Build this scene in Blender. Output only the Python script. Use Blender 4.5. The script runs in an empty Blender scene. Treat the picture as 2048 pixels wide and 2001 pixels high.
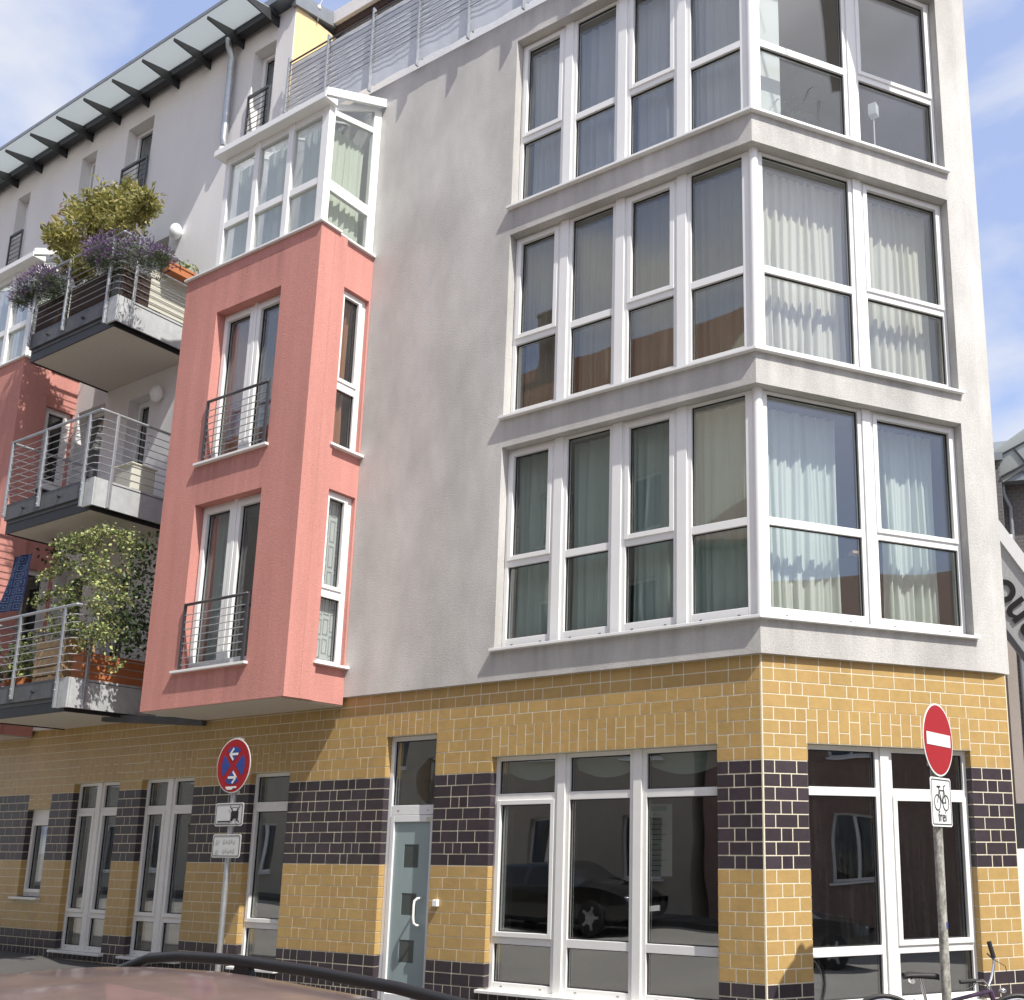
import bpy, math, random
import numpy as np
from mathutils import Vector, Matrix
R_ = math.radians
rng = random.Random(7)
scene = bpy.context.scene
col = scene.collection

# ------------------------------------------------------------------ camera
FPX, CXP, CYP = 1985.68, 1354.41, 1277.01          # calibrated on the photograph (2048 px wide)
CAM = np.array([3.98254, -8.34719, 1.70313])
YAW, PITCH = R_(-30.41269), R_(11.86116)
cam = bpy.data.cameras.new('camera'); camo = bpy.data.objects.new('camera', cam); col.objects.link(camo)
cam.sensor_fit = 'HORIZONTAL'; cam.sensor_width = 36.0
cam.lens = FPX / 2048 * 36; cam.shift_x = (1024 - CXP) / 2048; cam.shift_y = (CYP - 1000.5) / 2048
cam.clip_start = 0.05; cam.clip_end = 3000
camo.location = CAM
camo.rotation_euler = (R_(90) + PITCH, 0, -YAW)
scene.camera = camo

# ------------------------------------------------------------------ light
SUN = Vector((0.565, -0.160, 0.815)).normalized()   # towards the sun
elev = math.asin(SUN.z)
w = bpy.data.worlds.new('World'); scene.world = w; w.use_nodes = True
nt = w.node_tree; nt.nodes.clear()
def N(t, tree=None, **kw):
    n = (tree or nt).nodes.new(t)
    for k, v in kw.items():
        if k.startswith('i_'):
            n.inputs[k[2:].replace('_', ' ')].default_value = v
        else: setattr(n, k, v)
    return n
out = N('ShaderNodeOutputWorld'); bg = N('ShaderNodeBackground'); bg.inputs['Strength'].default_value = 0.15
sky = N('ShaderNodeTexSky', sky_type='NISHITA', sun_disc=False, sun_elevation=elev,
        sun_rotation=math.atan2(SUN.x, SUN.y), air_density=1.0, dust_density=2.2, ozone_density=1.4)
tc = N('ShaderNodeTexCoord'); sep = N('ShaderNodeSeparateXYZ')
nt.links.new(tc.outputs['Generated'], sep.inputs[0])
zz = N('ShaderNodeMath', operation='MAXIMUM'); nt.links.new(sep.outputs['Z'], zz.inputs[0]); zz.inputs[1].default_value = 0.0
za = N('ShaderNodeMath', operation='ADD'); nt.links.new(zz.outputs[0], za.inputs[0]); za.inputs[1].default_value = 0.22
dx = N('ShaderNodeMath', operation='DIVIDE'); nt.links.new(sep.outputs['X'], dx.inputs[0]); nt.links.new(za.outputs[0], dx.inputs[1])
dy = N('ShaderNodeMath', operation='DIVIDE'); nt.links.new(sep.outputs['Y'], dy.inputs[0]); nt.links.new(za.outputs[0], dy.inputs[1])
cmb = N('ShaderNodeCombineXYZ'); nt.links.new(dx.outputs[0], cmb.inputs[0]); nt.links.new(dy.outputs[0], cmb.inputs[1])
cmb.inputs[2].default_value = 18.3
nz = N('ShaderNodeTexNoise'); nz.inputs['Scale'].default_value = 2.3; nz.inputs['Detail'].default_value = 7; nz.inputs['Roughness'].default_value = 0.5; nz.inputs['Distortion'].default_value = 0.35
nt.links.new(cmb.outputs[0], nz.inputs['Vector'])
rmp = N('ShaderNodeValToRGB'); rmp.color_ramp.elements[0].position = 0.42; rmp.color_ramp.elements[1].position = 0.64
nt.links.new(nz.outputs['Fac'], rmp.inputs[0])
haze = N('ShaderNodeMixRGB'); haze.inputs[0].default_value = 0.55; haze.inputs[2].default_value = (1.8, 2.1, 3.25, 1)
nt.links.new(sky.outputs[0], haze.inputs[1])
mixc = N('ShaderNodeMixRGB'); mixc.inputs[2].default_value = (3.35, 3.36, 3.36, 1)
nt.links.new(rmp.outputs[0], mixc.inputs[0]); nt.links.new(haze.outputs[0], mixc.inputs[1])
nt.links.new(mixc.outputs[0], bg.inputs[0]); nt.links.new(bg.outputs[0], out.inputs[0])
sl = bpy.data.lights.new('sun', 'SUN'); sl.energy = 3.4; sl.angle = R_(0.53); sl.color = (1.0, 0.955, 0.88)
so = bpy.data.objects.new('sun', sl); col.objects.link(so); so.location = (10, -10, 30)
so.rotation_euler = SUN.to_track_quat('Z', 'Y').to_euler()
scene.view_settings.view_transform = 'Standard'; scene.view_settings.look = 'None'
scene.view_settings.exposure = 0.93; scene.view_settings.gamma = 1.0
scene.view_settings.use_curve_mapping = False
scene.render.engine = 'CYCLES'
scene.cycles.max_bounces = 10; scene.cycles.transparent_max_bounces = 24; scene.cycles.glossy_bounces = 5
scene.cycles.caustics_reflective = False; scene.cycles.caustics_refractive = False

# ------------------------------------------------------------------ pixel helpers (a pixel gives a direction; plane or depth gives the place)
_F = np.array([math.sin(YAW)*math.cos(PITCH), math.cos(YAW)*math.cos(PITCH), math.sin(PITCH)])
_R = np.array([math.cos(YAW), -math.sin(YAW), 0.0]); _U = np.cross(_R, _F)
def ray(px, py): return _F + _R*(px-CXP)/FPX - _U*(py-CYP)/FPX
def on_y(px, py, y):
    r = ray(px, py); return CAM + r*((y-CAM[1])/r[1])
def on_x(px, py, x):
    r = ray(px, py); return CAM + r*((x-CAM[0])/r[0])
def at_d(px, py, d): return CAM + ray(px, py)*d
def proj(p):
    q = np.array(p, float)-CAM; d = q@_F
    return CXP+FPX*(q@_R)/d, CYP-FPX*(q@_U)/d, d

# ------------------------------------------------------------------ materials
MATS = {}
def mat(name, color=(.5,.5,.5), rough=.6, metal=0., spec=.5, noise=None, bump=None, stain=None, coat=0., rnd=None, alpha=None, sheen=0.):
    """noise=(scale, amount) colour mottling; bump=(scale, distance); stain=(scale xyz, amount); rnd = amount of per-piece variation"""
    m = bpy.data.materials.new(name); m.use_nodes = True; t = m.node_tree
    b = t.nodes['Principled BSDF']
    b.inputs['Roughness'].default_value = rough; b.inputs['Metallic'].default_value = metal
    b.inputs['Specular IOR Level'].default_value = spec; b.inputs['Coat Weight'].default_value = coat
    b.inputs['Coat Roughness'].default_value = .08
    geo = N('ShaderNodeNewGeometry', t)
    cur = N('ShaderNodeRGB', t); cur.outputs[0].default_value = (*color, 1); cur = cur.outputs[0]
    def mul(c, fac_out, lo, hi):
        mr = N('ShaderNodeMapRange', t); t.links.new(fac_out, mr.inputs[0])
        mr.inputs['From Min'].default_value = .25; mr.inputs['From Max'].default_value = .75
        mr.inputs['To Min'].default_value = lo; mr.inputs['To Max'].default_value = hi
        v = N('ShaderNodeVectorMath', t, operation='SCALE'); t.links.new(c, v.inputs[0]); t.links.new(mr.outputs[0], v.inputs['Scale'])
        return v.outputs[0]
    if noise:
        n = N('ShaderNodeTexNoise', t); n.inputs['Scale'].default_value = noise[0]; n.inputs['Detail'].default_value = 6; n.inputs['Roughness'].default_value = .65
        t.links.new(geo.outputs['Position'], n.inputs['Vector']); cur = mul(cur, n.outputs['Fac'], 1-noise[1], 1+noise[1])
    if stain:
        for sc_, am_ in (stain if isinstance(stain[0][0], tuple) else (stain,)):
            mp = N('ShaderNodeMapping', t); mp.inputs['Scale'].default_value = sc_
            t.links.new(geo.outputs['Position'], mp.inputs['Vector'])
            n = N('ShaderNodeTexNoise', t); n.inputs['Scale'].default_value = 1; n.inputs['Detail'].default_value = 5; n.inputs['Roughness'].default_value = .6
            t.links.new(mp.outputs[0], n.inputs['Vector']); cur = mul(cur, n.outputs['Fac'], 1-am_, 1+am_*.5)
    if rnd:
        oi = N('ShaderNodeObjectInfo', t); at = N('ShaderNodeAttribute', t, attribute_name='rnd')
        ad = N('ShaderNodeMath', t, operation='ADD'); t.links.new(oi.outputs['Random'], ad.inputs[0]); t.links.new(at.outputs['Fac'], ad.inputs[1])
        fr = N('ShaderNodeMath', t, operation='FRACT'); t.links.new(ad.outputs[0], fr.inputs[0])
        hs = N('ShaderNodeHueSaturation', t); t.links.new(cur, hs.inputs['Color'])
        m1 = N('ShaderNodeMapRange', t); t.links.new(fr.outputs[0], m1.inputs[0]); m1.inputs['To Min'].default_value = 1-rnd; m1.inputs['To Max'].default_value = 1+rnd
        t.links.new(m1.outputs[0], hs.inputs['Value'])
        f2 = N('ShaderNodeMath', t, operation='MULTIPLY'); t.links.new(fr.outputs[0], f2.inputs[0]); f2.inputs[1].default_value = 7.31
        f3 = N('ShaderNodeMath', t, operation='FRACT'); t.links.new(f2.outputs[0], f3.inputs[0])
        m2 = N('ShaderNodeMapRange', t); t.links.new(f3.outputs[0], m2.inputs[0]); m2.inputs['To Min'].default_value = .5-.06*rnd; m2.inputs['To Max'].default_value = .5+.06*rnd
        t.links.new(m2.outputs[0], hs.inputs['Hue']); cur = hs.outputs[0]
    t.links.new(cur, b.inputs['Base Color'])
    if bump:
        prev = None
        for sc, di in (bump if isinstance(bump[0], tuple) else (bump,)):
            n = N('ShaderNodeTexNoise', t); n.inputs['Scale'].default_value = sc; n.inputs['Detail'].default_value = 3; n.inputs['Roughness'].default_value = .6
            t.links.new(geo.outputs['Position'], n.inputs['Vector'])
            bp = N('ShaderNodeBump', t); bp.inputs['Distance'].default_value = di; bp.inputs['Strength'].default_value = 1.0
            t.links.new(n.outputs['Fac'], bp.inputs['Height'])
            if prev: t.links.new(prev, bp.inputs['Normal'])
            prev = bp.outputs[0]
        t.links.new(prev, b.inputs['Normal'])
    MATS[name] = m; return m
def glass_mat(name, tint, f0=.05, rough=0.0, dirt=0.0):
    m = bpy.data.materials.new(name); m.use_nodes = True; t = m.node_tree; t.nodes.clear()
    o = N('ShaderNodeOutputMaterial', t); tr = N('ShaderNodeBsdfTransparent', t); tr.inputs[0].default_value = (*tint, 1)
    gl = N('ShaderNodeBsdfGlossy', t); gl.inputs['Roughness'].default_value = rough; gl.inputs[0].default_value = (.95, .97, 1, 1)
    lw = N('ShaderNodeLayerWeight', t); lw.inputs['Blend'].default_value = .5
    p = N('ShaderNodeMath', t, operation='POWER'); t.links.new(lw.outputs['Facing'], p.inputs[0]); p.inputs[1].default_value = 5
    mr = N('ShaderNodeMapRange', t); t.links.new(p.outputs[0], mr.inputs[0]); mr.inputs['To Min'].default_value = f0
    geo = N('ShaderNodeNewGeometry', t)
    wv = N('ShaderNodeTexNoise', t); wv.inputs['Scale'].default_value = .9; wv.inputs['Detail'].default_value = 1; t.links.new(geo.outputs['Position'], wv.inputs['Vector'])
    bp = N('ShaderNodeBump', t); bp.inputs['Distance'].default_value = .006; bp.inputs['Strength'].default_value = 1; t.links.new(wv.outputs['Fac'], bp.inputs['Height'])
    t.links.new(bp.outputs[0], gl.inputs['Normal'])
    mx = N('ShaderNodeMixShader', t); t.links.new(mr.outputs[0], mx.inputs[0]); t.links.new(tr.outputs[0], mx.inputs[1]); t.links.new(gl.outputs[0], mx.inputs[2])
    last = mx.outputs[0]
    if dirt:
        df = N('ShaderNodeBsdfDiffuse', t); df.inputs[0].default_value = (.5, .5, .48, 1)
        mp = N('ShaderNodeMapping', t); mp.inputs['Scale'].default_value = (22, 22, 1.4); t.links.new(geo.outputs['Position'], mp.inputs['Vector'])
        n = N('ShaderNodeTexNoise', t); n.inputs['Scale'].default_value = 1; n.inputs['Detail'].default_value = 6; n.inputs['Roughness'].default_value = .75; t.links.new(mp.outputs[0], n.inputs['Vector'])
        m2 = N('ShaderNodeMapRange', t); t.links.new(n.outputs['Fac'], m2.inputs[0]); m2.inputs['From Min'].default_value = .5; m2.inputs['From Max'].default_value = .8; m2.inputs['To Max'].default_value = dirt
        mx2 = N('ShaderNodeMixShader', t); t.links.new(m2.outputs[0], mx2.inputs[0]); t.links.new(last, mx2.inputs[1]); t.links.new(df.outputs[0], mx2.inputs[2]); last = mx2.outputs[0]
    t.links.new(last, o.inputs[0]); MATS[name] = m; return m
def thin_mat(name, color, trans=.4, rough=.8, noise=None, rnd=0., through=0.):
    """cloth / leaf: diffuse + translucent (+ open weave letting light straight through)"""
    m = bpy.data.materials.new(name); m.use_nodes = True; t = m.node_tree; t.nodes.clear()
    o = N('ShaderNodeOutputMaterial', t); d = N('ShaderNodeBsdfPrincipled', t); d.inputs['Roughness'].default_value = rough; d.inputs['Specular IOR Level'].default_value = .3
    tl = N('ShaderNodeBsdfTranslucent', t)
    c = N('ShaderNodeRGB', t); c.outputs[0].default_value = (*color, 1); cur = c.outputs[0]
    if rnd:
        at = N('ShaderNodeAttribute', t, attribute_name='rnd'); hs = N('ShaderNodeHueSaturation', t); t.links.new(cur, hs.inputs['Color'])
        m1 = N('ShaderNodeMapRange', t); t.links.new(at.outputs['Fac'], m1.inputs[0]); m1.inputs['To Min'].default_value = 1-rnd; m1.inputs['To Max'].default_value = 1+rnd; t.links.new(m1.outputs[0], hs.inputs['Value'])
        m2 = N('ShaderNodeMapRange', t); t.links.new(at.outputs['Fac'], m2.inputs[0]); m2.inputs['To Min'].default_value = .5+.05*rnd; m2.inputs['To Max'].default_value = .5-.05*rnd; t.links.new(m2.outputs[0], hs.inputs['Hue']); cur = hs.outputs[0]
    t.links.new(cur, d.inputs['Base Color']); t.links.new(cur, tl.inputs[0])
    mx = N('ShaderNodeMixShader', t); mx.inputs[0].default_value = trans; t.links.new(d.outputs[0], mx.inputs[1]); t.links.new(tl.outputs[0], mx.inputs[2]); last = mx.outputs[0]
    if through:
        tr = N('ShaderNodeBsdfTransparent', t); m3 = N('ShaderNodeMixShader', t); m3.inputs[0].default_value = through; t.links.new(last, m3.inputs[1]); t.links.new(tr.outputs[0], m3.inputs[2]); last = m3.outputs[0]
    t.links.new(last, o.inputs[0]); MATS[name] = m; return m

mat('plaster', (.625,.612,.588), .92, spec=.15, noise=(75,.17), stain=(((1.1,1.1,.45),.26),((2.6,2.6,1.5),.13)), bump=((170,.0062),(55,.0045)))
mat('plaster_white', (.80,.79,.785), .92, spec=.15, noise=(30,.05), stain=((.9,.9,.3),.10), bump=((170,.003),(55,.002)))
mat('pink', (.635,.298,.258), .92, spec=.15, noise=(75,.16), stain=(((1.2,1.2,.4),.12),((6,6,.3),.12)), bump=((170,.0062),(55,.0042)))
mat('yellow_paint', (.80,.61,.35), .9, spec=.15, noise=(40,.05), bump=(150,.004))
mat('brick_yellow', (.465,.31,.122), .34, spec=.4, noise=(11,.09), stain=((2.2,2.2,.9),.10), bump=((70,.0010),(14,.0022)), rnd=.045)
mat('brick_dark', (.045,.035,.042), .40, spec=.45, noise=(12,.2), bump=((70,.0008),(14,.0015)), rnd=.22)
mat('mortar', (.70,.645,.50), .95, spec=.1, noise=(60,.15), bump=(200,.002))
mat('pvc', (.85,.855,.845), .32, spec=.45, noise=(3,.03))
mat('pvc_gf', (.78,.78,.76), .35, spec=.45, noise=(4,.05))
mat('alu', (.76,.77,.78), .35, metal=.0, spec=.5, noise=(6,.03))
mat('gasket', (.02,.02,.022), .6)
mat('galv', (.46,.48,.50), .42, metal=.75, noise=(14,.16), stain=((3,3,1),.12))
mat('galv_light', (.50,.52,.53), .55, metal=.35, noise=(10,.14), stain=((4,4,1.5),.15))  # corner and flank fascia: their sunlit look is put into this lighter tone
mat('galv_dark', (.115,.12,.13), .55, metal=.3, noise=(9,.2), stain=((4,4,1),.2))  # front fascia: shade of the unlit side is put into this darker tone
mat('steel_dark', (.035,.036,.04), .5, metal=.3, noise=(12,.2))
mat('rail_dark', (.10,.10,.11), .4, metal=.6, noise=(20,.15))
mat('soffit', (.56,.52,.46), .9, noise=(20,.06), bump=(90,.003))
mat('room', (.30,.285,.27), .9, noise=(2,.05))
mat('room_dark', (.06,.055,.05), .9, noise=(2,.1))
mat('wood', (.45,.30,.15), .5, noise=(18,.2))
glass_mat('glass', (.955,.968,.962), .095)
glass_mat('glass_gf', (.86,.88,.87), .19, dirt=.03)
glass_mat('glass_dark', (.35,.37,.38), .06)
mat('frosted', (.30,.375,.385), .34, spec=.5, noise=(2.5,.05))
mat('brown_mat', (.045,.024,.018), .8, noise=(30,.3), bump=(60,.004))
mat('terracotta', (.44,.15,.055), .75, noise=(14,.12))
mat('bark', (.16,.10,.06), .9, noise=(30,.25), bump=(50,.004))
mat('soil', (.06,.04,.03), .95, noise=(40,.3))
thin_mat('leaf_shrub', (.31,.295,.095), .35, .45, rnd=.45)
thin_mat('leaf_red', (.42,.13,.08), .35, .5, rnd=.3)
thin_mat('leaf_ivy', (.27,.325,.13), .25, .4, rnd=.75)
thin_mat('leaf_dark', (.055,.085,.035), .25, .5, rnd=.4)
thin_mat('leaf_lav', (.10,.125,.075), .2, .7, rnd=.35)
thin_mat('bloom', (.25,.17,.31), .3, .8, rnd=.4)
thin_mat('curtain_pale', (.76,.83,.77), .3)
thin_mat('curtain_cream', (.78,.77,.68), .3)
thin_mat('curtain_sheer', (.55,.68,.62), .3, through=.04)
thin_mat('curtain_olive', (.40,.37,.27), .35, through=.06)
thin_mat('curtain_grey', (.66,.66,.66), .35, through=.06)
thin_mat('curtain_white', (.80,.84,.84), .35)
thin_mat('curtain_green', (.72,.78,.68), .3)
thin_mat('curtain_blue', (.50,.57,.56), .35, through=.05)
thin_mat('curtain_rust', (.42,.20,.12), .25)
thin_mat('eave_sheet', (.66,.69,.68), .65, .4)
thin_mat('privacy', (.62,.66,.72), .25, .5)
mat('asphalt', (.29,.275,.25), .9, noise=(60,.25), stain=((.4,.4,.4),.2), bump=(180,.004))
mat('paving', (.075,.073,.07), .9, noise=(25,.15), stain=((.8,.8,.8),.2), bump=(120,.003))
mat('kerb', (.085,.083,.08), .9, noise=(30,.12))
mat('sign_red', (.34,.010,.014), .45, spec=.25, noise=(9,.08))
mat('sign_blue', (.02,.05,.26), .4)
mat('sign_white', (.74,.75,.74), .4, noise=(12,.04))
mat('sign_white_dim', (.55,.56,.56), .45, noise=(20,.05))  # white plates, dimness of grazing light put into the colour
mat('sign_worn', (.40,.41,.41), .6, noise=(60,.2))
mat('black', (.012,.012,.013), .45)
mat('pole_old', (.42,.41,.37), .65, metal=.15, noise=(40,.45), stain=((30,30,9),.75))
mat('car_brown', (.225,.168,.16), .36, metal=.3, coat=.7, noise=(14,.12), stain=((3,3,3),.3))
mat('car_black', (.012,.013,.016), .25, metal=.3, coat=1.0)
mat('tyre', (.018,.018,.018), .8)
mat('chrome', (.7,.7,.72), .15, metal=1.0)
mat('roof_tile', (.22,.095,.05), .75, noise=(7,.3), bump=((12,.03),(60,.005)))
mat('house_cream', (.46,.42,.34), .9, noise=(4,.08))
mat('house_brick', (.25,.17,.14), .85, noise=(9,.25), bump=(30,.006))
mat('grey_brick', (.15,.14,.14), .85, noise=(20,.2))
mat('grey_mortar', (.30,.285,.28), .95, noise=(30,.1))
mat('beige_wall', (.34,.30,.275), .9, noise=(30,.06), bump=(100,.003))
mat('rubber', (.02,.018,.02), .55)
mat('bike_paint', (.05,.02,.06), .3, coat=.6)
mat('towel', (.012,.022,.09), .9)
mat('towel_pat', (.08,.14,.24), .9)
mat('poster', (.27,.28,.27), .7, noise=(30,.05))
mat('smoked', (.075,.09,.085), .3)
mat('green', (.05,.16,.09), .7)
mat('zinc', (.25,.27,.29), .45, metal=.5, noise=(8,.12))

def rain_streaks(name, z0, period, reach, xmin, xmax, amount):
    t = MATS[name].node_tree; b = t.nodes['Principled BSDF']; src = b.inputs['Base Color'].links[0].from_socket
    M = lambda op, a, c=None: (lambda n: (t.links.new(a, n.inputs[0]) if hasattr(a, 'links') or hasattr(a, 'is_linked') else setattr(n.inputs[0], 'default_value', a), (t.links.new(c, n.inputs[1]) if hasattr(c, 'is_linked') else setattr(n.inputs[1], 'default_value', c)) if c is not None else None, n.outputs[0])[2])(N('ShaderNodeMath', t, operation=op))
    geo = N('ShaderNodeNewGeometry', t); sp = N('ShaderNodeSeparateXYZ', t); t.links.new(geo.outputs['Position'], sp.inputs[0])
    d = M('MULTIPLY', M('FRACT', M('DIVIDE', M('SUBTRACT', z0+10*period, sp.outputs['Z']), period)), period)   # distance below the sill above
    fade = N('ShaderNodeMapRange', t); t.links.new(d, fade.inputs[0]); fade.inputs['From Min'].default_value = 0; fade.inputs['From Max'].default_value = reach; fade.inputs['To Min'].default_value = 1; fade.inputs['To Max'].default_value = 0
    xm = M('MULTIPLY', M('GREATER_THAN', sp.outputs['X'], xmin), M('LESS_THAN', sp.outputs['X'], xmax))
    mp = N('ShaderNodeMapping', t); mp.inputs['Scale'].default_value = (9, 9, .5); t.links.new(geo.outputs['Position'], mp.inputs['Vector'])
    n = N('ShaderNodeTexNoise', t); n.inputs['Scale'].default_value = 1; n.inputs['Detail'].default_value = 4; t.links.new(mp.outputs[0], n.inputs['Vector'])
    nr = N('ShaderNodeMapRange', t); t.links.new(n.outputs['Fac'], nr.inputs[0]); nr.inputs['From Min'].default_value = .42; nr.inputs['From Max'].default_value = .72
    k = M('SUBTRACT', 1.0, M('MULTIPLY', M('MULTIPLY', M('MULTIPLY', nr.outputs[0], fade.outputs[0]), xm), amount))
    v = N('ShaderNodeVectorMath', t, operation='SCALE'); t.links.new(src, v.inputs[0]); t.links.new(k, v.inputs['Scale']); t.links.new(v.outputs[0], b.inputs['Base Color'])
rain_streaks('plaster', 3.84, 2.772, .42, -3.33, 1.53, .20)
rain_streaks('pink', 3.82, 2.77, .55, -7.79, -6.31, .24)

# ------------------------------------------------------------------ mesh helpers
class MB:
    def __init__(s): s.v = []; s.f = []; s.r = []
    def add(s, vs, fs, r=0.):
        o = len(s.v); s.v += [tuple(map(float, p)) for p in vs]
        for f in fs: s.f.append(tuple(i+o for i in f)); s.r.append(r)
        return s
    def box(s, x0, x1, y0, y1, z0, z1, r=0.):
        return s.add([(x0,y0,z0),(x1,y0,z0),(x1,y1,z0),(x0,y1,z0),(x0,y0,z1),(x1,y0,z1),(x1,y1,z1),(x0,y1,z1)],
              [(0,3,2,1),(4,5,6,7),(0,1,5,4),(1,2,6,5),(2,3,7,6),(3,0,4,7)], r)
    def bar(s, a, b, w, h, up=(0,0,1)):
        a = Vector(a); b = Vector(b); d = (b-a).normalized(); u = Vector(up)
        sd = d.cross(u).normalized()*w/2; u2 = sd.cross(d).normalized()*h/2
        vs = []
        for p in (a, b): vs += [p-sd-u2, p+sd-u2, p+sd+u2, p-sd+u2]
        return s.add(vs, [(0,1,2,3),(7,6,5,4),(0,4,5,1),(1,5,6,2),(2,6,7,3),(3,7,4,0)])
    def tube(s, pts, r, n=10, caps=True):
        pts = [Vector(p) for p in pts]; rs = r if isinstance(r, (list, tuple)) else [r]*len(pts); rings = []
        ref = Vector((0,0,1))
        for i, p in enumerate(pts):
            d = (pts[min(i+1, len(pts)-1)]-pts[max(i-1, 0)]).normalized()
            if abs(d.dot(ref)) > .95: ref = Vector((1,0,0)) if abs(d.x) < .9 else Vector((0,1,0))
            a = d.cross(ref).normalized(); b = a.cross(d); ref = b if abs(b.dot(d)) < .9 else ref
            rings.append([p+(a*math.cos(2*math.pi*k/n)+b*math.sin(2*math.pi*k/n))*rs[i] for k in range(n)])
        vs = [q for g in rings for q in g]; fs = []
        for i in range(len(pts)-1):
            for k in range(n): fs.append((i*n+k, (i+1)*n+k, (i+1)*n+(k+1) % n, i*n+(k+1) % n))
        if caps: fs += [tuple(range(n)), tuple(range((len(pts)-1)*n, len(pts)*n))[::-1]]
        return s.add(vs, fs)
    def prism(s, poly, z0, z1):
        n = len(poly)
        return s.add([(x,y,z0) for x,y in poly]+[(x,y,z1) for x,y in poly],
              [tuple(range(n))[::-1], tuple(range(n,2*n))]+[(i,(i+1)%n,n+(i+1)%n,n+i) for i in range(n)])
    def extr(s, poly3, vec):
        n = len(poly3); v = Vector(vec); P = [Vector(p) for p in poly3]
        return s.add([tuple(p) for p in P]+[tuple(p+v) for p in P],
              [tuple(range(n))[::-1], tuple(range(n,2*n))]+[(i,(i+1)%n,n+(i+1)%n,n+i) for i in range(n)])
    def sphere(s, c, r, n=16, m=10, sc=(1,1,1)):
        vs = []; fs = []
        for i in range(m+1):
            th = math.pi*i/m
            for k in range(n): vs.append((c[0]+r*sc[0]*math.sin(th)*math.cos(2*math.pi*k/n), c[1]+r*sc[1]*math.sin(th)*math.sin(2*math.pi*k/n), c[2]+r*sc[2]*math.cos(th)))
        for i in range(m):
            for k in range(n): fs.append((i*n+k, (i+1)*n+k, (i+1)*n+(k+1)%n, i*n+(k+1)%n))
        return s.add(vs, fs)
    def mesh(s, name):
        me = bpy.data.meshes.new(name); me.from_pydata(s.v, [], s.f); me.update()
        if any(s.r):
            a = me.attributes.new('rnd', 'FLOAT', 'FACE'); a.data.foreach_set('value', s.r)
        return me
    def build(s, name, m, parent=None, loc=(0,0,0), rz=0., smooth=False, bevel=0., label=None, cat=None, group=None, kind=None):
        me = s.mesh(name)
        return link(name, me, m, parent, loc, rz, smooth, bevel, label, cat, group, kind)
def link(name, me, m, parent=None, loc=(0,0,0), rz=0., smooth=False, bevel=0., label=None, cat=None, group=None, kind=None):
    if isinstance(m, str): m = MATS[m]
    if m and not me.materials: me.materials.append(m)
    o = bpy.data.objects.new(name, me); col.objects.link(o); o.location = loc; o.rotation_euler = (0,0,rz)
    if parent: o.parent = parent
    if smooth:
        for p in me.polygons: p.use_smooth = True
        if smooth == 'auto':
            me.set_sharp_from_angle(angle=R_(35))
    if bevel:
        b = o.modifiers.new('bevel', 'BEVEL'); b.width = bevel; b.segments = 2; b.limit_method = 'ANGLE'; b.angle_limit = R_(40)
        try: b.harden_normals = False
        except Exception: pass
    tag(o, label, cat, group, kind); return o
def tag(o, label=None, cat=None, group=None, kind=None):
    if label: o['label'] = label
    if cat: o['category'] = cat
    if group: o['group'] = group
    if kind: o['kind'] = kind
    return o
def empty(name, loc=(0,0,0), rz=0., label=None, cat=None, group=None, parent=None):
    o = bpy.data.objects.new(name, None); col.objects.link(o); o.location = loc; o.rotation_euler = (0,0,rz); o.empty_display_size = .2
    if parent: o.parent = parent
    return tag(o, label, cat, group)

ANG = R_(53.4692); MIT = (1-math.cos(ANG))/math.sin(ANG)      # the two street fronts meet at an obtuse corner
DR = Vector((math.cos(ANG), math.sin(ANG), 0)); NRin = Vector((-math.sin(ANG), math.cos(ANG), 0))
def rp(u, off, z): return DR*u + NRin*off + Vector((0,0,z))
def warpL(u, off, z): return (u - MIT*off if abs(u) < 1e-6 else u, off, z)
def warpR(u, off, z): return (u + MIT*off if abs(u) < 1e-6 else u, off, z)
def idw(u, off, z): return (u, off, z)

def wall(u0, u1, z0, z1, holes, off0, thick, warp=idw, mb=None, step=None, ends=(True,True)):
    """wall slab in facade coordinates with real openings (front, back, reveals)"""
    mb = mb or MB()
    us = sorted({u0,u1,*[h[0] for h in holes],*[h[1] for h in holes]}); zs = sorted({z0,z1,*[h[2] for h in holes],*[h[3] for h in holes]})
    us = [u for u in us if u0 <= u <= u1]; zs = [z for z in zs if z0 <= z <= z1]
    def solid(i, j):
        if i < 0 or j < 0 or i >= len(us)-1 or j >= len(zs)-1: return False
        cu, cz = (us[i]+us[i+1])/2, (zs[j]+zs[j+1])/2
        return not any(h[0] < cu < h[1] and h[2] < cz < h[3] for h in holes)
    a, b = off0, off0+thick
    def q(*ps): mb.add([warp(*p) for p in ps], [(0,1,2,3)])
    for i in range(len(us)-1):
        for j in range(len(zs)-1):
            if not solid(i,j): continue
            x0,x1,y0,y1 = us[i],us[i+1],zs[j],zs[j+1]
            q((x0,a,y0),(x1,a,y0),(x1,a,y1),(x0,a,y1)); q((x1,b,y0),(x0,b,y0),(x0,b,y1),(x1,b,y1))
            if not solid(i-1,j) and (i > 0 or ends[0]): q((x0,b,y0),(x0,a,y0),(x0,a,y1),(x0,b,y1))
            if not solid(i+1,j) and (i < len(us)-2 or ends[1]): q((x1,a,y0),(x1,b,y0),(x1,b,y1),(x1,a,y1))
            if not solid(i,j-1): q((x0,b,y0),(x1,b,y0),(x1,a,y0),(x0,a,y0))
            if not solid(i,j+1): q((x0,a,y1),(x1,a,y1),(x1,b,y1),(x0,b,y1))
    return mb

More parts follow.
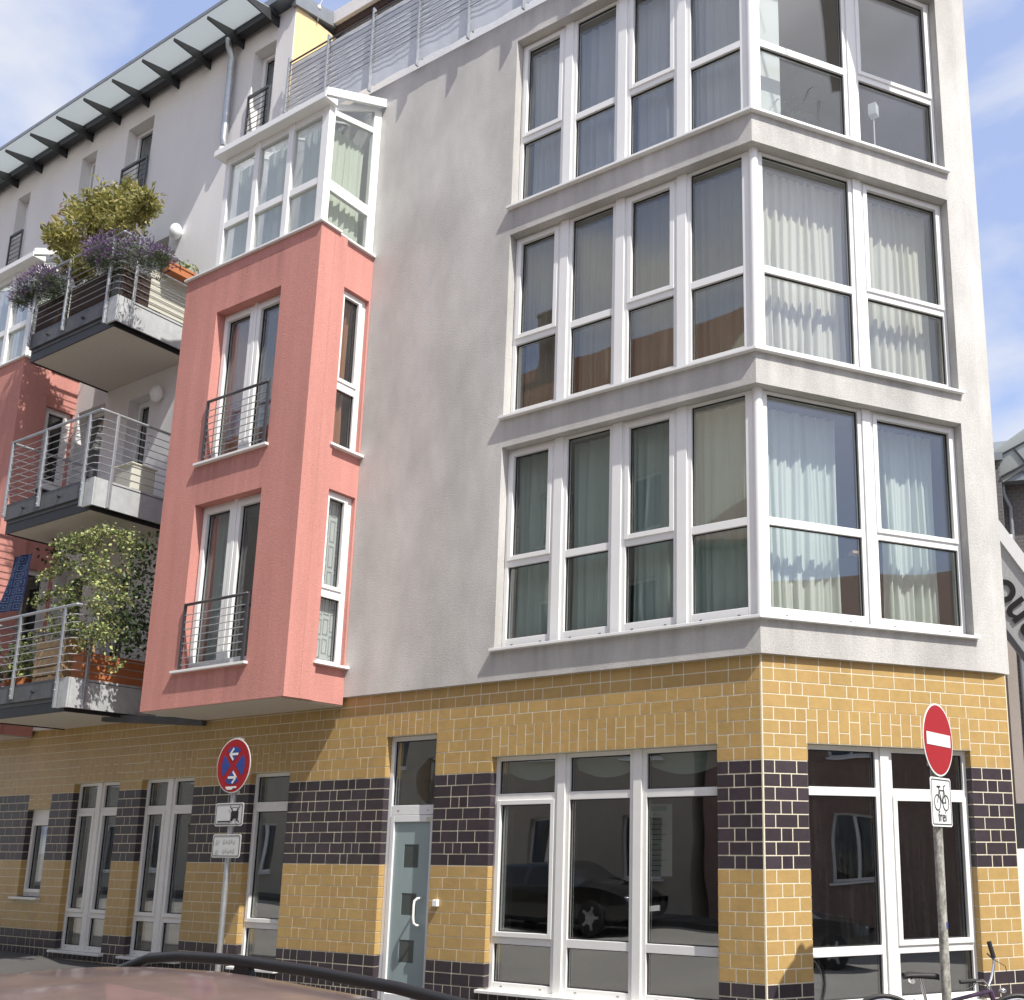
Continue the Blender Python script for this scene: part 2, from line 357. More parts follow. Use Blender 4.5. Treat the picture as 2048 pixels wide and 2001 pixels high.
# ================================================================== SETTING: ground, road, pavement
def gz(x): return -.02*(max(-20, min(12, x))+5)
def strip(name, pts_fn, xs, m, dz, thick=0, **kw):
    mb = MB(); vs = []
    for x in xs:
        ya, yb = pts_fn(x); vs += [(x,ya,gz(x)+dz),(x,yb,gz(x)+dz)]
    fs = [(2*i,2*i+2,2*i+3,2*i+1) for i in range(len(xs)-1)]
    mb.add(vs, fs); return mb.build(name, m, kind='structure', **kw)
strip('road', lambda x: (-200, 200), [-300,-20,-5,3,12,300], 'asphalt', -.12)
# pavement: follows both fronts, with a kerb
pv = MB()
kn = [(-60,-1.75),(-20,-1.75),(-5,-1.75),(.55,-1.75)]
kR = [(rp(1.2,-1.75,0).x, rp(1.2,-1.75,0).y), (rp(9,-1.75,0).x, rp(9,-1.75,0).y), (rp(40,-1.75,0).x, rp(40,-1.75,0).y)]
outer = kn + kR
inner = [(-60,.4),(-20,.4),(-5,.4),(-.3,.4),(rp(1.2,.4,0).x, rp(1.2,.4,0).y),(rp(9,.4,0).x, rp(9,.4,0).y),(rp(40,.4,0).x, rp(40,.4,0).y)]
vs = []
for (ox,oy),(ix,iy) in zip(outer, inner): vs += [(ox,oy,gz(ox)),(ix,iy,gz(ix))]
pv.add(vs, [(2*i,2*i+2,2*i+3,2*i+1) for i in range(len(outer)-1)])
pv.build('pavement', 'paving', kind='structure')
kb = MB()
for (ax,ay),(bx,by) in zip(outer[:-1], outer[1:]):
    kb.add([(ax,ay,gz(ax)+.004),(bx,by,gz(bx)+.004),(bx,by,gz(bx)-.15),(ax,ay,gz(ax)-.15)], [(0,3,2,1)])
    d = Vector((bx-ax,by-ay,0)).normalized(); n = Vector((-d.y,d.x,0))*.12
    kb.add([(ax,ay,gz(ax)+.004),(bx,by,gz(bx)+.004),(bx+n.x,by+n.y,gz(bx)+.004),(ax+n.x,ay+n.y,gz(ax)+.004)], [(0,1,2,3)])
kb.build('kerb', 'kerb', kind='structure')
fp = MB()
for i in range(-70,70):
    fp.box(i*1.0, i*1.0+.988, -12.5, -10.7, gz(i)-.14, gz(i))
fp.build('far_pavement', 'paving', kind='structure')

# ================================================================== MAIN BUILDING
BLD = empty('apartment_building', (0,0,0), label='corner apartment house with grey plaster, pink bays and yellow brick ground floor', cat='building')
FH = 2.772
ZS = [3.865+FH*k for k in range(3)]; ZT = [6.262+FH*k for k in range(3)]
XJ = -3.29; UJ = 2.535
# ---- plaster left front
hl = [(XJ, 0, ZS[k], ZT[k]) for k in range(3)]
WTOP = [(-8.78,-8.24,12.60,14.17),(-12.20,-11.43,12.60,14.15),(-13.65,-13.17,12.95,14.14),(-15.87,-15.41,12.55,14.11)]
BAL_Z = [3.50, 6.30, 9.075]
DOORS = [(-11.14,-10.56,z+.42,z+2.43) for z in BAL_Z]
BWIN = [(-12.62,-11.82,z+1.15,z+2.56) for z in BAL_Z]
PL = 'plaster'
wall(-7.83, 0, 3.5, 12.2, hl, 0, .3, warpL).build('plaster_wall', 'plaster', BLD)
wall(-22, -7.83, 3.5, 14.62, WTOP+DOORS+BWIN, 0, .3).build('plaster_wall', 'plaster_white', BLD)
# return of the upper storey beside the roof terrace
MB().box(-8.13, -7.83, .302, 3, 12.0, 14.62).build('side_wall', 'yellow_paint', BLD)
# the return's outer skin is painted yellow from the corner on
MB().box(-7.829, -7.822, .012, 3, 12.2, 14.60).build('side_wall', 'yellow_paint', BLD)
# ---- plaster right front (ends in a slightly turned strip)
wall(0, 2.80, 3.5, 12.2, [(0, UJ, ZS[k], ZT[k]) for k in range(3)], 0, .3, warpR, ends=(False,False)).build('plaster_wall', 'plaster', BLD, rz=ANG)
e = MB(); e.prism([(2.80,0),(3.015,.055),(3.05,.30),(2.80,.30)], 3.5, 12.2); e.build('plaster_wall', 'plaster', BLD, rz=ANG)
E0 = rp(3.05,.28,0)
MB().prism([(E0.x,E0.y),(E0.x-2.3,E0.y+4.2),(E0.x-2.6,E0.y+4.2),(E0.x-.28,E0.y-.05)], 0, 12.2).build('end_wall', 'beige_wall', BLD)
# ---- roof terrace slab, floor slabs, partitions (dark interior)
foot = [(-21.9,.29),(-.16,.29),(rp(2.95,.29,0).x,rp(2.95,.29,0).y),(E0.x-2.2,6.0),(E0.x-2.4,6.4),(-21.9,6.4)]
for z in (3.18, 6.29, 9.06, 11.83): MB().prism(foot, z, z+.24).build('floor_slab', 'room', BLD)
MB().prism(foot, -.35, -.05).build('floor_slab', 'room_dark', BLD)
MB().prism([(-7.8,.02),(-.02,.02),(rp(2.9,.05,0).x,rp(2.9,.05,0).y),(E0.x-2.2,6.0),(E0.x-2.4,6.4),(-7.8,6.4)], 12.14, 12.196).build('terrace_floor', 'zinc', BLD)
MB().box(-21.9, E0.x-2.4, 6.4, 6.6, -.3, 14.6).build('back_wall', 'room', BLD)
for x, z0, z1 in ((-5.2,-.04,11.8),(-8.6,-.04,14.6),(-12.95,-.04,14.6),(-16.6,3.45,14.6)): MB().box(x, x+.12, .3, 6.39, z0, z1).build('partition_wall', 'room', BLD)
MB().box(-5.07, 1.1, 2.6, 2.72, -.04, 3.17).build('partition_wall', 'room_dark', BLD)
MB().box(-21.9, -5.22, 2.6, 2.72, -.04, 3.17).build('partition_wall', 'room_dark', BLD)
MB().box(-22.2, -21.9, 0, 6.6, -.3, 14.6).build('end_wall', 'plaster_white', BLD)

# ---- windows
def make_window(name, panels, off, loc=(0,0,0), rz=0., couplers=(), sill=None, warp=idw, m='pvc', gl='glass', depth=.075, label=None, extra=None, parent=BLD):
    """panel = dict(u0,u1,z0,z1, tr=[(za,zb)..], sash=[..per cell bottom-up], l,r,b,t)"""
    fr = MB(); ga = MB(); sashes_ = []; panes = []
    for p in panels:
        l, r, b, t = p.get('l',.05), p.get('r',.05), p.get('b',.07), p.get('t',.05)
        fr.box(p['u0'], p['u0']+l, off, off+depth, p['z0'], p['z1']); fr.box(p['u1']-r, p['u1'], off, off+depth, p['z0'], p['z1'])
        ua, ub = p['u0']+l, p['u1']-r
        fr.box(ua, ub, off+.001, off+depth-.001, p['z0'], p['z0']+b); fr.box(ua, ub, off+.001, off+depth-.001, p['z1']-t, p['z1'])
        zs = [p['z0']+b]; tr = p.get('tr', [])
        if b > .06:
            for q in (.16,.84): ga.box(ua+(ub-ua)*q-.014, ua+(ub-ua)*q+.014, off-.0015, off+.003, p['z0']+b*.42, p['z0']+b*.42+.006)
        for a, c in tr: fr.box(ua, ub, off+.001, off+depth-.001, a, c)
        cells = []; z = p['z0']+b
        for a, c in tr: cells.append((z, a)); z = c
        cells.append((z, p['z1']-t))
        for i, (za, zb) in enumerate(cells):
            s = p.get('sash', [False]*len(cells))[i]; a0, a1, b0, b1 = ua, ub, za, zb
            if s:
                w_ = s if isinstance(s, float) else .05; o2 = off-.016; lp = .012
                a0 -= lp; a1 += lp; b0 -= lp; b1 += lp
                sa = MB(); sashes_.append(sa); sa.box(a0, a0+w_, o2, off+depth-.01, b0, b1); sa.box(a1-w_, a1, o2, off+depth-.01, b0, b1)
                sa.box(a0+w_, a1-w_, o2+.001, off+depth-.011, b0, b0+w_); sa.box(a0+w_, a1-w_, o2+.001, off+depth-.011, b1-w_, b1)
                a0 += w_; a1 -= w_; b0 += w_; b1 -= w_
            g = .009; o3 = off+.026
            ga.box(a0, a0+g, o3, o3+.02, b0, b1); ga.box(a1-g, a1, o3, o3+.02, b0, b1); ga.box(a0+g, a1-g, o3, o3+.02, b0, b0+g); ga.box(a0+g, a1-g, o3, o3+.02, b1-g, b1)
            panes.append((a0, a1, b0, b1, off+.034))
    for c in couplers:
        (c0, c1, z0, z1) = c[:4]; pr = c[4] if len(c) > 4 else .022
        fr.box(c0, c1, off-pr, off+depth-.003, z0, z1)
    fr.v = [warp(*v) for v in fr.v]
    W = fr.build(name, m, parent, loc, rz, bevel=.004, label=label)
    for sa in sashes_: sa.build('sash', m, W, bevel=.004)
    ga.build('gasket', 'gasket', W)
    for a0, a1, b0, b1, o in panes:
        MB().box(a0+.001, a1-.001, o, o+.02, b0+.001, b1-.001).build('pane', gl, W)
    if sill:
        u0, u1, z, o0, o1 = sill[:5]
        sb = MB(); sb.box(u0, u1, o0, o1, z-.032, z); 
        sb.v = [warp(*v) for v in sb.v]; S = sb.build('sill', m, W, bevel=.004)
    return W
OFF = .12
PX = [-3.285, -2.595, -2.475, -1.80, -1.68, -.985, -.865, -.075]
for k in range(3):
    dz = FH*k; z0, z1 = ZS[k]+.002, ZT[k]-.004
    tr = [(4.83+dz, 4.915+dz)]
    P = [dict(u0=PX[0],u1=PX[1],z0=z0,z1=z1,tr=tr,sash=[False,.055],b=.125,t=.045),
         dict(u0=PX[2],u1=PX[3],z0=z0,z1=z1,tr=tr,b=.125,t=.03),
         dict(u0=PX[4],u1=PX[5],z0=z0,z1=z1,tr=tr,sash=[False,.055],b=.125,t=.045),
         dict(u0=PX[6],u1=PX[7],z0=z0,z1=z1,tr=tr,b=.125,t=.03,r=.11)]
    cp = [(PX[1],PX[2],z0,z1),(PX[3],PX[4],z0,z1),(PX[5],PX[6],z0,z1)]
    W = make_window('window', P, OFF, couplers=cp, sill=(-3.325,0,ZS[k],-.055,OFF+.05), warp=warpL)
    P = [dict(u0=.075,u1=1.315,z0=z0,z1=z1,tr=tr,b=.125,t=.03,l=.11),
         dict(u0=1.415,u1=2.53,z0=z0,z1=z1,tr=tr,sash=[False,.05],b=.125,t=.045)]
    W = make_window('window', P, OFF, rz=ANG, couplers=[(1.315,1.415,z0,z1)], sill=(0,2.575,ZS[k],-.055,OFF+.05), warp=warpR)
    c = Vector((-MIT*(OFF+.0), OFF, 0)); cpst = MB()
    n = 20; pts = [(c.x+.055*math.cos(2*math.pi*i/n), c.y+.03+.055*math.sin(2*math.pi*i/n)) for i in range(n)]
    cpst.prism(pts, z0, z1+.003); cpst.build('corner_post', 'pvc', BLD, smooth='auto')

# ---- ground floor openings  (brick face at .05)
GO = .135
HG = [(-3.31,-.50,.24,2.67),(-4.94,-4.13,-.02,2.978),(-7.38,-6.60,.24,2.638),(-9.74,-8.535,.24,2.638),(-11.45,-10.27,.24,2.635),(-12.66,-12.03,.96,2.27)]
HR = [(.505,2.435,.24,2.67)]
GT = [(.70,.785),(2.185,2.268)]
def gfw(u0, u1, z0, z1, cuts, sashes, warp=idw, rz=0., cw=.10):
    P = []; cps = []; ed = [u0]+[c for c in cuts]+[u1]
    for i in range(len(ed)-1):
        a = ed[i]+(cw/2 if i else 0); b = ed[i+1]-(cw/2 if i < len(ed)-2 else 0)
        P.append(dict(u0=a,u1=b,z0=z0,z1=z1,tr=GT,sash=[False,.05 if i in sashes else False,False],l=.05,r=.05,b=.07,t=.045))
    for c in cuts: cps.append((c-cw/2, c+cw/2, z0, z1))
    return make_window('window', P, GO, rz=rz, couplers=cps, sill=(u0-.06,u1+.06,z0,-.02,GO+.05), m='pvc_gf', gl='glass_gf', warp=warp)
gfw(-3.31,-.50,.242,2.668,[-2.40,-1.45],[0])
gfw(.505,2.435,.242,2.668,[1.42],[1],rz=ANG)
gfw(-7.38,-6.60,.242,2.636,[],[0]); gfw(-9.74,-8.535,.242,2.636,[-9.16],[0,1]); gfw(-11.45,-10.27,.242,2.633,[-10.88],[0,1])
make_window('window', [dict(u0=-12.66,u1=-12.03,z0=.962,z1=2.268,tr=[],sash=[.055],t=.2)], GO, sill=(-12.76,-12.0,.96,-.02,GO+.05), m='pvc_gf', gl='glass_gf')
# door
D = make_window('door_frame', [dict(u0=-4.935,u1=-4.135,z0=0,z1=2.975,tr=[(2.065,2.175)],l=.055,r=.05,b=.03,t=.05)][:0] or
    [dict(u0=-4.935,u1=-4.135,z0=2.065,z1=2.975,tr=[],l=.055,r=.05,b=.11,t=.05)], GO, m='alu', gl='glass_gf',
    couplers=[(-4.935,-4.88,-.02,2.065,0),(-4.185,-4.135,-.02,2.065,0)])
df = MB(); lf = dict(u0=-4.878,u1=-4.187,z0=.0,z1=2.06)
df.box(-4.878,-4.82,GO-.005,GO+.06,0,2.06); df.box(-4.245,-4.187,GO-.005,GO+.06,0,2.06); df.box(-4.82,-4.245,GO-.004,GO+.059,0,.09); df.box(-4.82,-4.245,GO-.004,GO+.059,1.985,2.06)
LEAF = df.build('door', 'alu', BLD, bevel=.004)
fg = MB()
sq = [(.43,.675),(.945,1.185),(1.47,1.73)]; zc = [.09]+[z for s in sq for z in s]+[1.985]
for i in range(0, len(zc), 2): fg.box(-4.819,-4.246,GO+.02,GO+.04,zc[i],zc[i+1])
for a, b in sq: fg.box(-4.819,-4.66,GO+.02,GO+.04,a,b); fg.box(-4.43,-4.246,GO+.02,GO+.04,a,b)
fg.build('pane', 'frosted', LEAF, label='frosted glass of the entrance door')
for a, b in sq: MB().box(-4.66,-4.43,GO+.024,GO+.038,a,b).build('clear_square', 'smoked', LEAF)
MB().tube([(-4.33,GO-.005,.84),(-4.345,GO-.05,.845),(-4.36,GO-.075,.87),(-4.365,GO-.08,.93),(-4.365,GO-.08,1.06),(-4.36,GO-.075,1.11),(-4.345,GO-.05,1.135),(-4.33,GO-.005,1.14)],.014,12).build('handle', 'pvc', LEAF, smooth=True)
MB().box(-4.31,-4.20,GO-.007,GO-.004,1.995,2.035).build('door_sticker', 'curtain_cream', LEAF)
MB().box(-5.0,-4.08,-.10,.14,-.12,-.02).build('door_step', 'paving', BLD, bevel=.006)
bell = MB().box(-4.045,-3.975,.005,.049,1.06,1.135).build('doorbell', 'pvc', BLD, bevel=.008)

# ---- brick skin
BR = MB  # mortar bed
wall(-22, -.0, -.4, 3.5, HG, .052, .248, lambda u,o,z:(u-MIT*o if abs(u)<1e-6 else u,o,z)).build('brick_wall', 'mortar', BLD)
BWL = [o for o in BLD.children if o.name.startswith('brick_wall')][-1]
BWR = wall(0, 2.955, -.6, 3.5, HR, .052, .248, warpR, ends=(False,True)).build('brick_wall', 'mortar', BLD, rz=ANG)
bricks = []                                            # (facade, u0, u1, z0, z1, dark)
CO = .125; J = .0118
def layout_row(u0, u1, k, seed):
    """stretchers with headers mixed in; joints staggered row to row"""
    r = random.Random(seed*977+k*31); L_ = u1-u0; 
    if abs(L_-.5) < .06:
        cuts = [L_*.375, L_*.625] if k % 2 == 0 else [L_*.25, L_*.75]
        e = [0]+cuts+[L_]; return [(u0+e[i], u0+e[i+1]) for i in range(len(e)-1)]
    res = []; u = u0; first = [.25,.125,.1875][(k*2) % 3] if k % 2 == 0 else [.125,.1875,.25][k % 3]
    w_ = first; n = 0
    while u < u1-1e-4:
        e_ = min(u+w_, u1)
        if u1-e_ < .07: e_ = u1
        res.append((u, e_)); u = e_; n += 1
        w_ = .125 if (n+k*2+r.randint(0,1)) % 4 == 0 else .25
    return res
def fill(face, u0, u1, holes, zlo, zhi, seed):
    k0 = int(math.floor(zlo/CO+1e-6)); k1 = int(round(zhi/CO))
    for k in range(k0, k1):
        za, zb = max(k*CO, zlo), min((k+1)*CO, zhi)
        dark = (zb <= .5001) or (1.499 <= za and zb <= 2.5001)
        # cut the row by openings (and their soldier lintels)
        segs = [(u0,u1)]
        for h in holes:
            la, lb = h[0]-.0, h[1]+.0
            for (ha, hb, hz0, hz1) in ((h[0],h[1],h[2],h[3]),(la-h[4],lb+h[4],h[3],h[3]+h[5])):
                if zb > hz0+.02 and za < hz1-.02:
                    ns = []
                    for a,b in segs:
                        if hb <= a or ha >= b: ns.append((a,b)); continue
                        if ha > a+.02: ns.append((a,ha))
                        if hb < b-.02: ns.append((hb,b))
                    segs = ns
        for si,(a,b) in enumerate(segs):
            for (x,y) in layout_row(a, b, k, seed+si): bricks.append((face,x,y,za,zb,dark))
def lintel(face, u0, u1, z0, h, dark=False):
    n = max(1, round((u1-u0)/.118)); w_ = (u1-u0)/n
    for i in range(n):
        s = h*(1/3 if i % 2 else 2/3)
        bricks.append((face,u0+i*w_,u0+(i+1)*w_,z0,z0+s,dark)); bricks.append((face,u0+i*w_,u0+(i+1)*w_,z0+s,z0+h,dark))
lh = {0:(.0,.335),1:(.0,.27),2:(.0,.365),3:(.0,.365),4:(.0,.365),5:(.0,.23)}
HGx = [(*h, *lh[i]) for i,h in enumerate(HG)]
fill('L', -16.5, -.033, HGx, .25, 3.5, 1)
fill('R', .033, 2.948, [(*HR[0], .0, .335)], -.25, 3.5, 5)
for i,h in enumerate(HG): lintel('L', h[0]-lh[i][0], h[1]+lh[i][0], h[3], lh[i][1])
lintel('R', HR[0][0], HR[0][1], HR[0][3], .335)
# plinth of small upright tiles below
seg = [(-16.5,-4.94),(-4.13,-.033)]
for a,b in seg:
    n = int((b-a)/.0833); w_ = (b-a)/n
    for i in range(n):
        bricks.append(('L',a+i*w_,a+(i+1)*w_,.0,.125,True)); 
    n = int((b-a)/.125); w_ = (b-a)/n
    for i in range(n): bricks.append(('L',a+i*w_,a+(i+1)*w_,.125,.25,True)); bricks.append(('L',a+i*w_,a+(i+1)*w_,-.125,.0,True))
def wpos(face, u, z): return np.array((u,.05,z)) if face == 'L' else np.array(rp(u,.05,z))
def area(b):
    f,x,y,z0,z1,_ = b
    ps = [proj(wpos(f,*q)) for q in ((x,z0),(y,z0),(y,z1),(x,z1))]
    if any(p[2] < 1 for p in ps): return 0
    cx = sum(p[0] for p in ps)/4; cy = sum(p[1] for p in ps)/4
    if not (-30 < cx < 2080 and -10 < cy < 2010): return 0
    return abs(sum(ps[i][0]*ps[(i+1)%4][1]-ps[(i+1)%4][0]*ps[i][1] for i in range(4)))/2
order = sorted(range(len(bricks)), key=lambda i: -area(bricks[i]))
solo = set(order[:300]); cache = {}
rest = {('L',False):MB(),('L',True):MB(),('R',False):MB(),('R',True):MB()}
for i,b in enumerate(bricks):
    f,x,y,z0,z1,dark = b; j = J/2
    o0 = .05+rng.uniform(-.0008,.0008)
    if i in solo:
        w_, h_ = round(y-x-J,4), round(z1-z0-J,4); key = (w_,h_,dark)
        if key not in cache:
            me = MB().box(-w_/2,w_/2,0,.010,-h_/2,h_/2).mesh('brick'); me.materials.append(MATS['brick_dark' if dark else 'brick_yellow']); cache[key] = me
        link('brick', cache[key], None, BWL if f == 'L' else BWR, ((x+y)/2, o0, (z0+z1)/2))
    else:
        rest[(f,dark)].box(x+j,y-j,o0,.060,z0+j,z1-j, rng.random())
# reveals of the openings are tiled too
for f,hs in (('L',HG),('R',HR)):
    for h in hs:
        k = int(math.ceil(max(h[2],-.1)/CO-1e-6)); z = max(h[2],0)
        while z < h[3]-.01:
            ze = min((math.floor(z/CO+1e-6)+1)*CO, h[3]); dark = (ze <= .5001) or (1.499 <= z and ze <= 2.5001)
            for s,u in ((1,h[0]),(-1,h[1])):
                a,b_ = sorted((u-.004*s, u+.006*s))
                rest[(f,dark)].box(a,b_,.0505,GO-.001,z+J/2,ze-J/2, rng.random())
            z = ze
for (f,dark),mb in rest.items():
    mb.build('brick', 'brick_dark' if dark else 'brick_yellow', BWL if f == 'L' else BWR, kind='stuff')

# ---- pink bays with conservatories
def bay(dx):
    X0, X1, Y = -8.41+dx, -5.635+dx, -.90
    hf = [(-7.69+dx,-6.36+dx,3.87,6.065),(-7.66+dx,-6.335+dx,6.64,8.82)]
    wall(X0, X1, 3.40, 9.50, hf, Y, .22).build('bay_wall', 'pink', BLD)
    # right flank: pier flush with the corner, window strip a little set back
    sb = wall(.222, .42, 3.402, 9.50, [], 0, .2, ends=(False,True)); sb.build('bay_wall', 'pink', BLD, (X1,Y,0), R_(90))
    hs = [(.425,.875,3.875,6.07),(.425,.875,6.645,8.84)]
    wall(.42, .902, 3.403, 9.48, hs, .045, .155, ends=(False,False)).build('bay_wall', 'pink', BLD, (X1,Y,0), R_(90))
    MB().box(X0, X0+.2, Y+.222, .0, 3.401, 9.499).build('bay_wall', 'pink', BLD)
    MB().box(X0+.02, X1-.06, Y+.02, -.002, 3.385, 3.45).build('bay_soffit', 'soffit', BLD)
    MB().box(X0+.2, X1-.2, Y+.22, .0, 6.15, 6.4).build('floor_slab', 'room', BLD)
    MB().box(X0+.2, X1-.2, Y+.22, .0, 9.2, 9.45).build('floor_slab', 'room', BLD)
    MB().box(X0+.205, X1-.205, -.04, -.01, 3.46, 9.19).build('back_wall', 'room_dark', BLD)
    cop = MB(); cop.box(X0-.03, X1+.035, Y-.035, Y+.3, 9.502, 9.532); cop.box(X0-.03, X0+.3, Y+.3, -.003, 9.502, 9.532); cop.box(X1-.10, X1+.0, Y+.3, -.003, 9.49, 9.52)
    cop.build('coping', 'pvc', BLD, bevel=.004)
    for (a,b,z0,z1) in hf:
        m_ = (a+b)/2+.02
        make_window('window', [dict(u0=a+.003,u1=m_-.03,z0=z0+.002,z1=z1-.002,sash=[.07],l=.045,r=.02,b=.04,t=.05), dict(u0=m_+.03,u1=b-.003,z0=z0+.002,z1=z1-.002,sash=[.07],l=.02,r=.045,b=.04,t=.05)],
             Y+.13, couplers=[(m_-.03,m_+.03,z0,z1,.02)], sill=(a-.10,b+.03,z0,Y-.05,Y+.2))
        # French railing
        RL = MB().tube([(a+.07,Y-.03,z0+.84),(b-.03,Y-.03,z0+.84)],.019,10).build('railing', 'rail_dark', BLD, smooth=True)
        MB().box(a+.045,a+.085,Y-.035,Y-.015,z0+.0,z0+.86).build('post','rail_dark',RL); MB().box(b-.06,b-.02,Y-.035,Y-.015,z0-.0,z0+.86).build('post','rail_dark',RL)
        for i in range(8):
            zz_ = z0+.06+i*.092; MB().tube([(a+.05,Y-.028,zz_),(b-.03,Y-.028,zz_)],.0065,6).build('bar', 'galv', RL)
    for (a,b,z0,z1) in hs:
        t0 = z0+.83 if z0 < 5 else z0+.80
        make_window('window', [dict(u0=a+.003,u1=b+.02,z0=z0+.002,z1=z1-.002,tr=[(t0,t0+.12)],sash=[False,.05],l=.055,r=.10,b=.05,t=.05)], .11, (X1,Y,0), R_(90), sill=(a-.045,b+.03,z0,-.03,.15))
    # conservatory
    cx0, cx1, cy = -7.85+dx, -5.70+dx, -.87
    C = MB(); zb, zt = 9.534, 11.27
    cuts = [cx0, -7.14+dx, -6.44+dx, cx1]
    cells = []
    for x in cuts[1:-1]: C.box(x-.05,x+.05,cy-.012,cy+.07,zb,zt)
    C.box(cx0,cx0+.10,cy,cy+.08,zb,zt); C.box(cx1-.13,cx1,cy-.004,cy+.10,zb,zt+.10)
    for i in range(3):
        a = cuts[i]+(.05 if i else .10); b = cuts[i+1]-(.05 if i < 2 else .13)
        C.box(a,b,cy+.001,cy+.069,zb,zb+.06); C.box(a,b,cy+.001,cy+.069,10.145,10.245); C.box(a,b,cy+.001,cy+.069,zt-.10,zt)
        cells += [(a,b,zb+.06,10.145),(a,b,10.245,zt-.10)]
    CO_ = C.build('conservatory', 'pvc', BLD, bevel=.004)
    for a,b,z0,z1 in cells: MB().box(a,b,cy+.03,cy+.05,z0,z1).build('pane', 'glass', CO_)
    # flank, roof slopes up to the wall
    S = MB(); x0, x1 = cx1-.07, cx1-.004
    S.box(x0,x1,-.13,-.004,9.52,11.78); S.box(x0+.001,x1-.001,cy+.10,-.13,9.52,9.575); S.box(x0+.001,x1-.001,cy+.10,-.13,10.07,10.22)
    def slat(ya, za, yb, zb_, h): S.extr([(x0+.002,ya,za),(x0+.002,yb,zb_),(x0+.002,yb,zb_+h),(x0+.002,ya,za+h)], (x1-x0-.004,0,0))
    slat(cy+.10,11.18,-.13,11.36,.08); slat(cy+.08,11.26,-.05,11.75,.08)
    S.build('frame', 'pvc', CO_, bevel=.003)
    xm = (x0+x1)/2
    for poly in ([(cy+.10,9.575),(-.13,9.575),(-.13,10.07),(cy+.10,10.07)],[(cy+.10,10.22),(-.13,10.22),(-.13,11.355),(cy+.10,11.18)],[(cy+.14,11.27),(-.13,11.44),(-.13,11.71),(cy+.14,11.30)]):
        MB().extr([(xm-.01,y,z) for y,z in poly], (.02,0,0)).build('pane', 'glass', CO_)
    rf = MB(); rf.extr([(cx0-.02,cy-.12,11.28),(cx0-.02,-.003,11.80),(cx0-.02,-.003,11.86),(cx0-.02,cy-.12,11.34)], (cx1-cx0+.08,0,0)); rf.build('glass_roof', 'glass', CO_)
    fs = MB(); fs.box(cx0-.10,cx1+.06,cy-.13,cy+.07,11.272,11.365); fs.extr([(cx1+.02,cy-.12,11.30),(cx1+.02,-.003,11.82),(cx1+.02,-.003,11.95),(cx1+.02,cy-.12,11.42)], (.06,0,0)); fs.extr([(cx0-.03,cy-.12,11.30),(cx0-.03,-.003,11.82),(cx0-.03,-.003,11.95),(cx0-.03,cy-.12,11.42)], (.05,0,0))
    for xx in cuts[1:-1]: fs.extr([(xx-.03,cy-.1,11.345),(xx-.03,-.003,11.865),(xx-.03,-.003,11.90),(xx-.03,cy-.1,11.38)], (.06,0,0))
    fs.build('fascia', 'pvc', CO_, bevel=.006)
    L_ = MB(); L_.box(cx0,cx0+.06,cy+.085,-.004,9.52,9.6); L_.box(cx0,cx0+.06,-.08,-.004,9.6,11.7); L_.build('frame', 'pvc', CO_)
    MB().box(cx0+.02,cx0+.04,cy+.085,-.08,9.6,11.3).build('pane', 'glass', CO_)
    MB().box(X0+.2,X1-.12,Y+.3,-.003,9.46,9.50).build('floor_slab', 'room', BLD)
bay(0); bay(-7.05)

# ---- upper storey windows, balcony doors and windows
for i,(a,b,z0,z1) in enumerate(WTOP):
    make_window('window', [dict(u0=a,u1=b,z0=z0,z1=z1,tr=[],sash=[.06],l=.04,r=.04,b=.05,t=.04)], .17, sill=(a-.03,b+.03,z0,-.03,.2))
    if i != 2:
        RL = MB().box(a+.03,b-.03,-.05,-.015,z0+.68,z0+.72).build('railing', 'rail_dark', BLD)
        MB().box(a-.0,a+.03,-.045,-.02,z0+.02,z0+.72).build('post','rail_dark',RL); MB().box(b-.03,b+.0,-.045,-.02,z0+.02,z0+.72).build('post','rail_dark',RL)
        for q in range(6): MB().tube([(a,-.034,z0+.08+q*.1),(b,-.034,z0+.08+q*.1)],.006,6).build('bar','rail_dark',RL)
for (a,b,z0,z1) in DOORS: make_window('window', [dict(u0=a,u1=b,z0=z0,z1=z1,tr=[],sash=[.07],l=.04,r=.04,b=.05,t=.04)], .16)
for (a,b,z0,z1) in BWIN: make_window('window', [dict(u0=a,u1=b,z0=z0,z1=z1,tr=[],sash=[.06],l=.04,r=.04,b=.05,t=.04)], .16, sill=(a,b,z0,-.03,.2))
# wall lamps beside the balcony doors
for z in (11.42, 8.6):
    lm = MB(); lm.sphere((-10.25,-.09,z),.125,20,12,(.85,.7,1.1)); o = lm.build('wall_lamp', 'pvc', BLD, smooth=True)
    MB().tube([(-10.25,-.002,z),(-10.25,-.03,z)],.06,20).build('lamp_base','pvc',o)

# ---- eave of translucent sheets on steel brackets
EV = MB().box(-19, -8.17, -.17, -.05, 14.50, 14.595).build('eave_gutter', 'steel_dark', BLD)
k = 0; x = -8.214
while x > -18.6:
    b_ = MB(); b_.extr([(x-.012,-.003,14.37),(x-.012,-.66,14.405),(x-.012,-.66,14.455),(x-.012,-.19,14.57),(x-.012,-.003,14.57)], (.024,0,0))
    b_.build('bracket', 'steel_dark', EV)
    n = 34; mb = MB(); vs = []; xa, xb = x-.858, x-.0005
    for i in range(n*2+1):
        u = xa+(xb-xa)*i/(n*2); dz_ = .009*(1 if i % 2 else -1)
        vs += [(u,-.70,14.475+dz_),(u,-.19,14.60+dz_)]
    mb.add(vs, [(2*i,2*i+2,2*i+3,2*i+1) for i in range(n*2)])
    mb.build('eave_sheet', 'eave_sheet', EV)
    x -= .858
MB().box(-19,-8.2,-.715,-.70,14.44,14.50).build('edge_strip', 'zinc', EV)
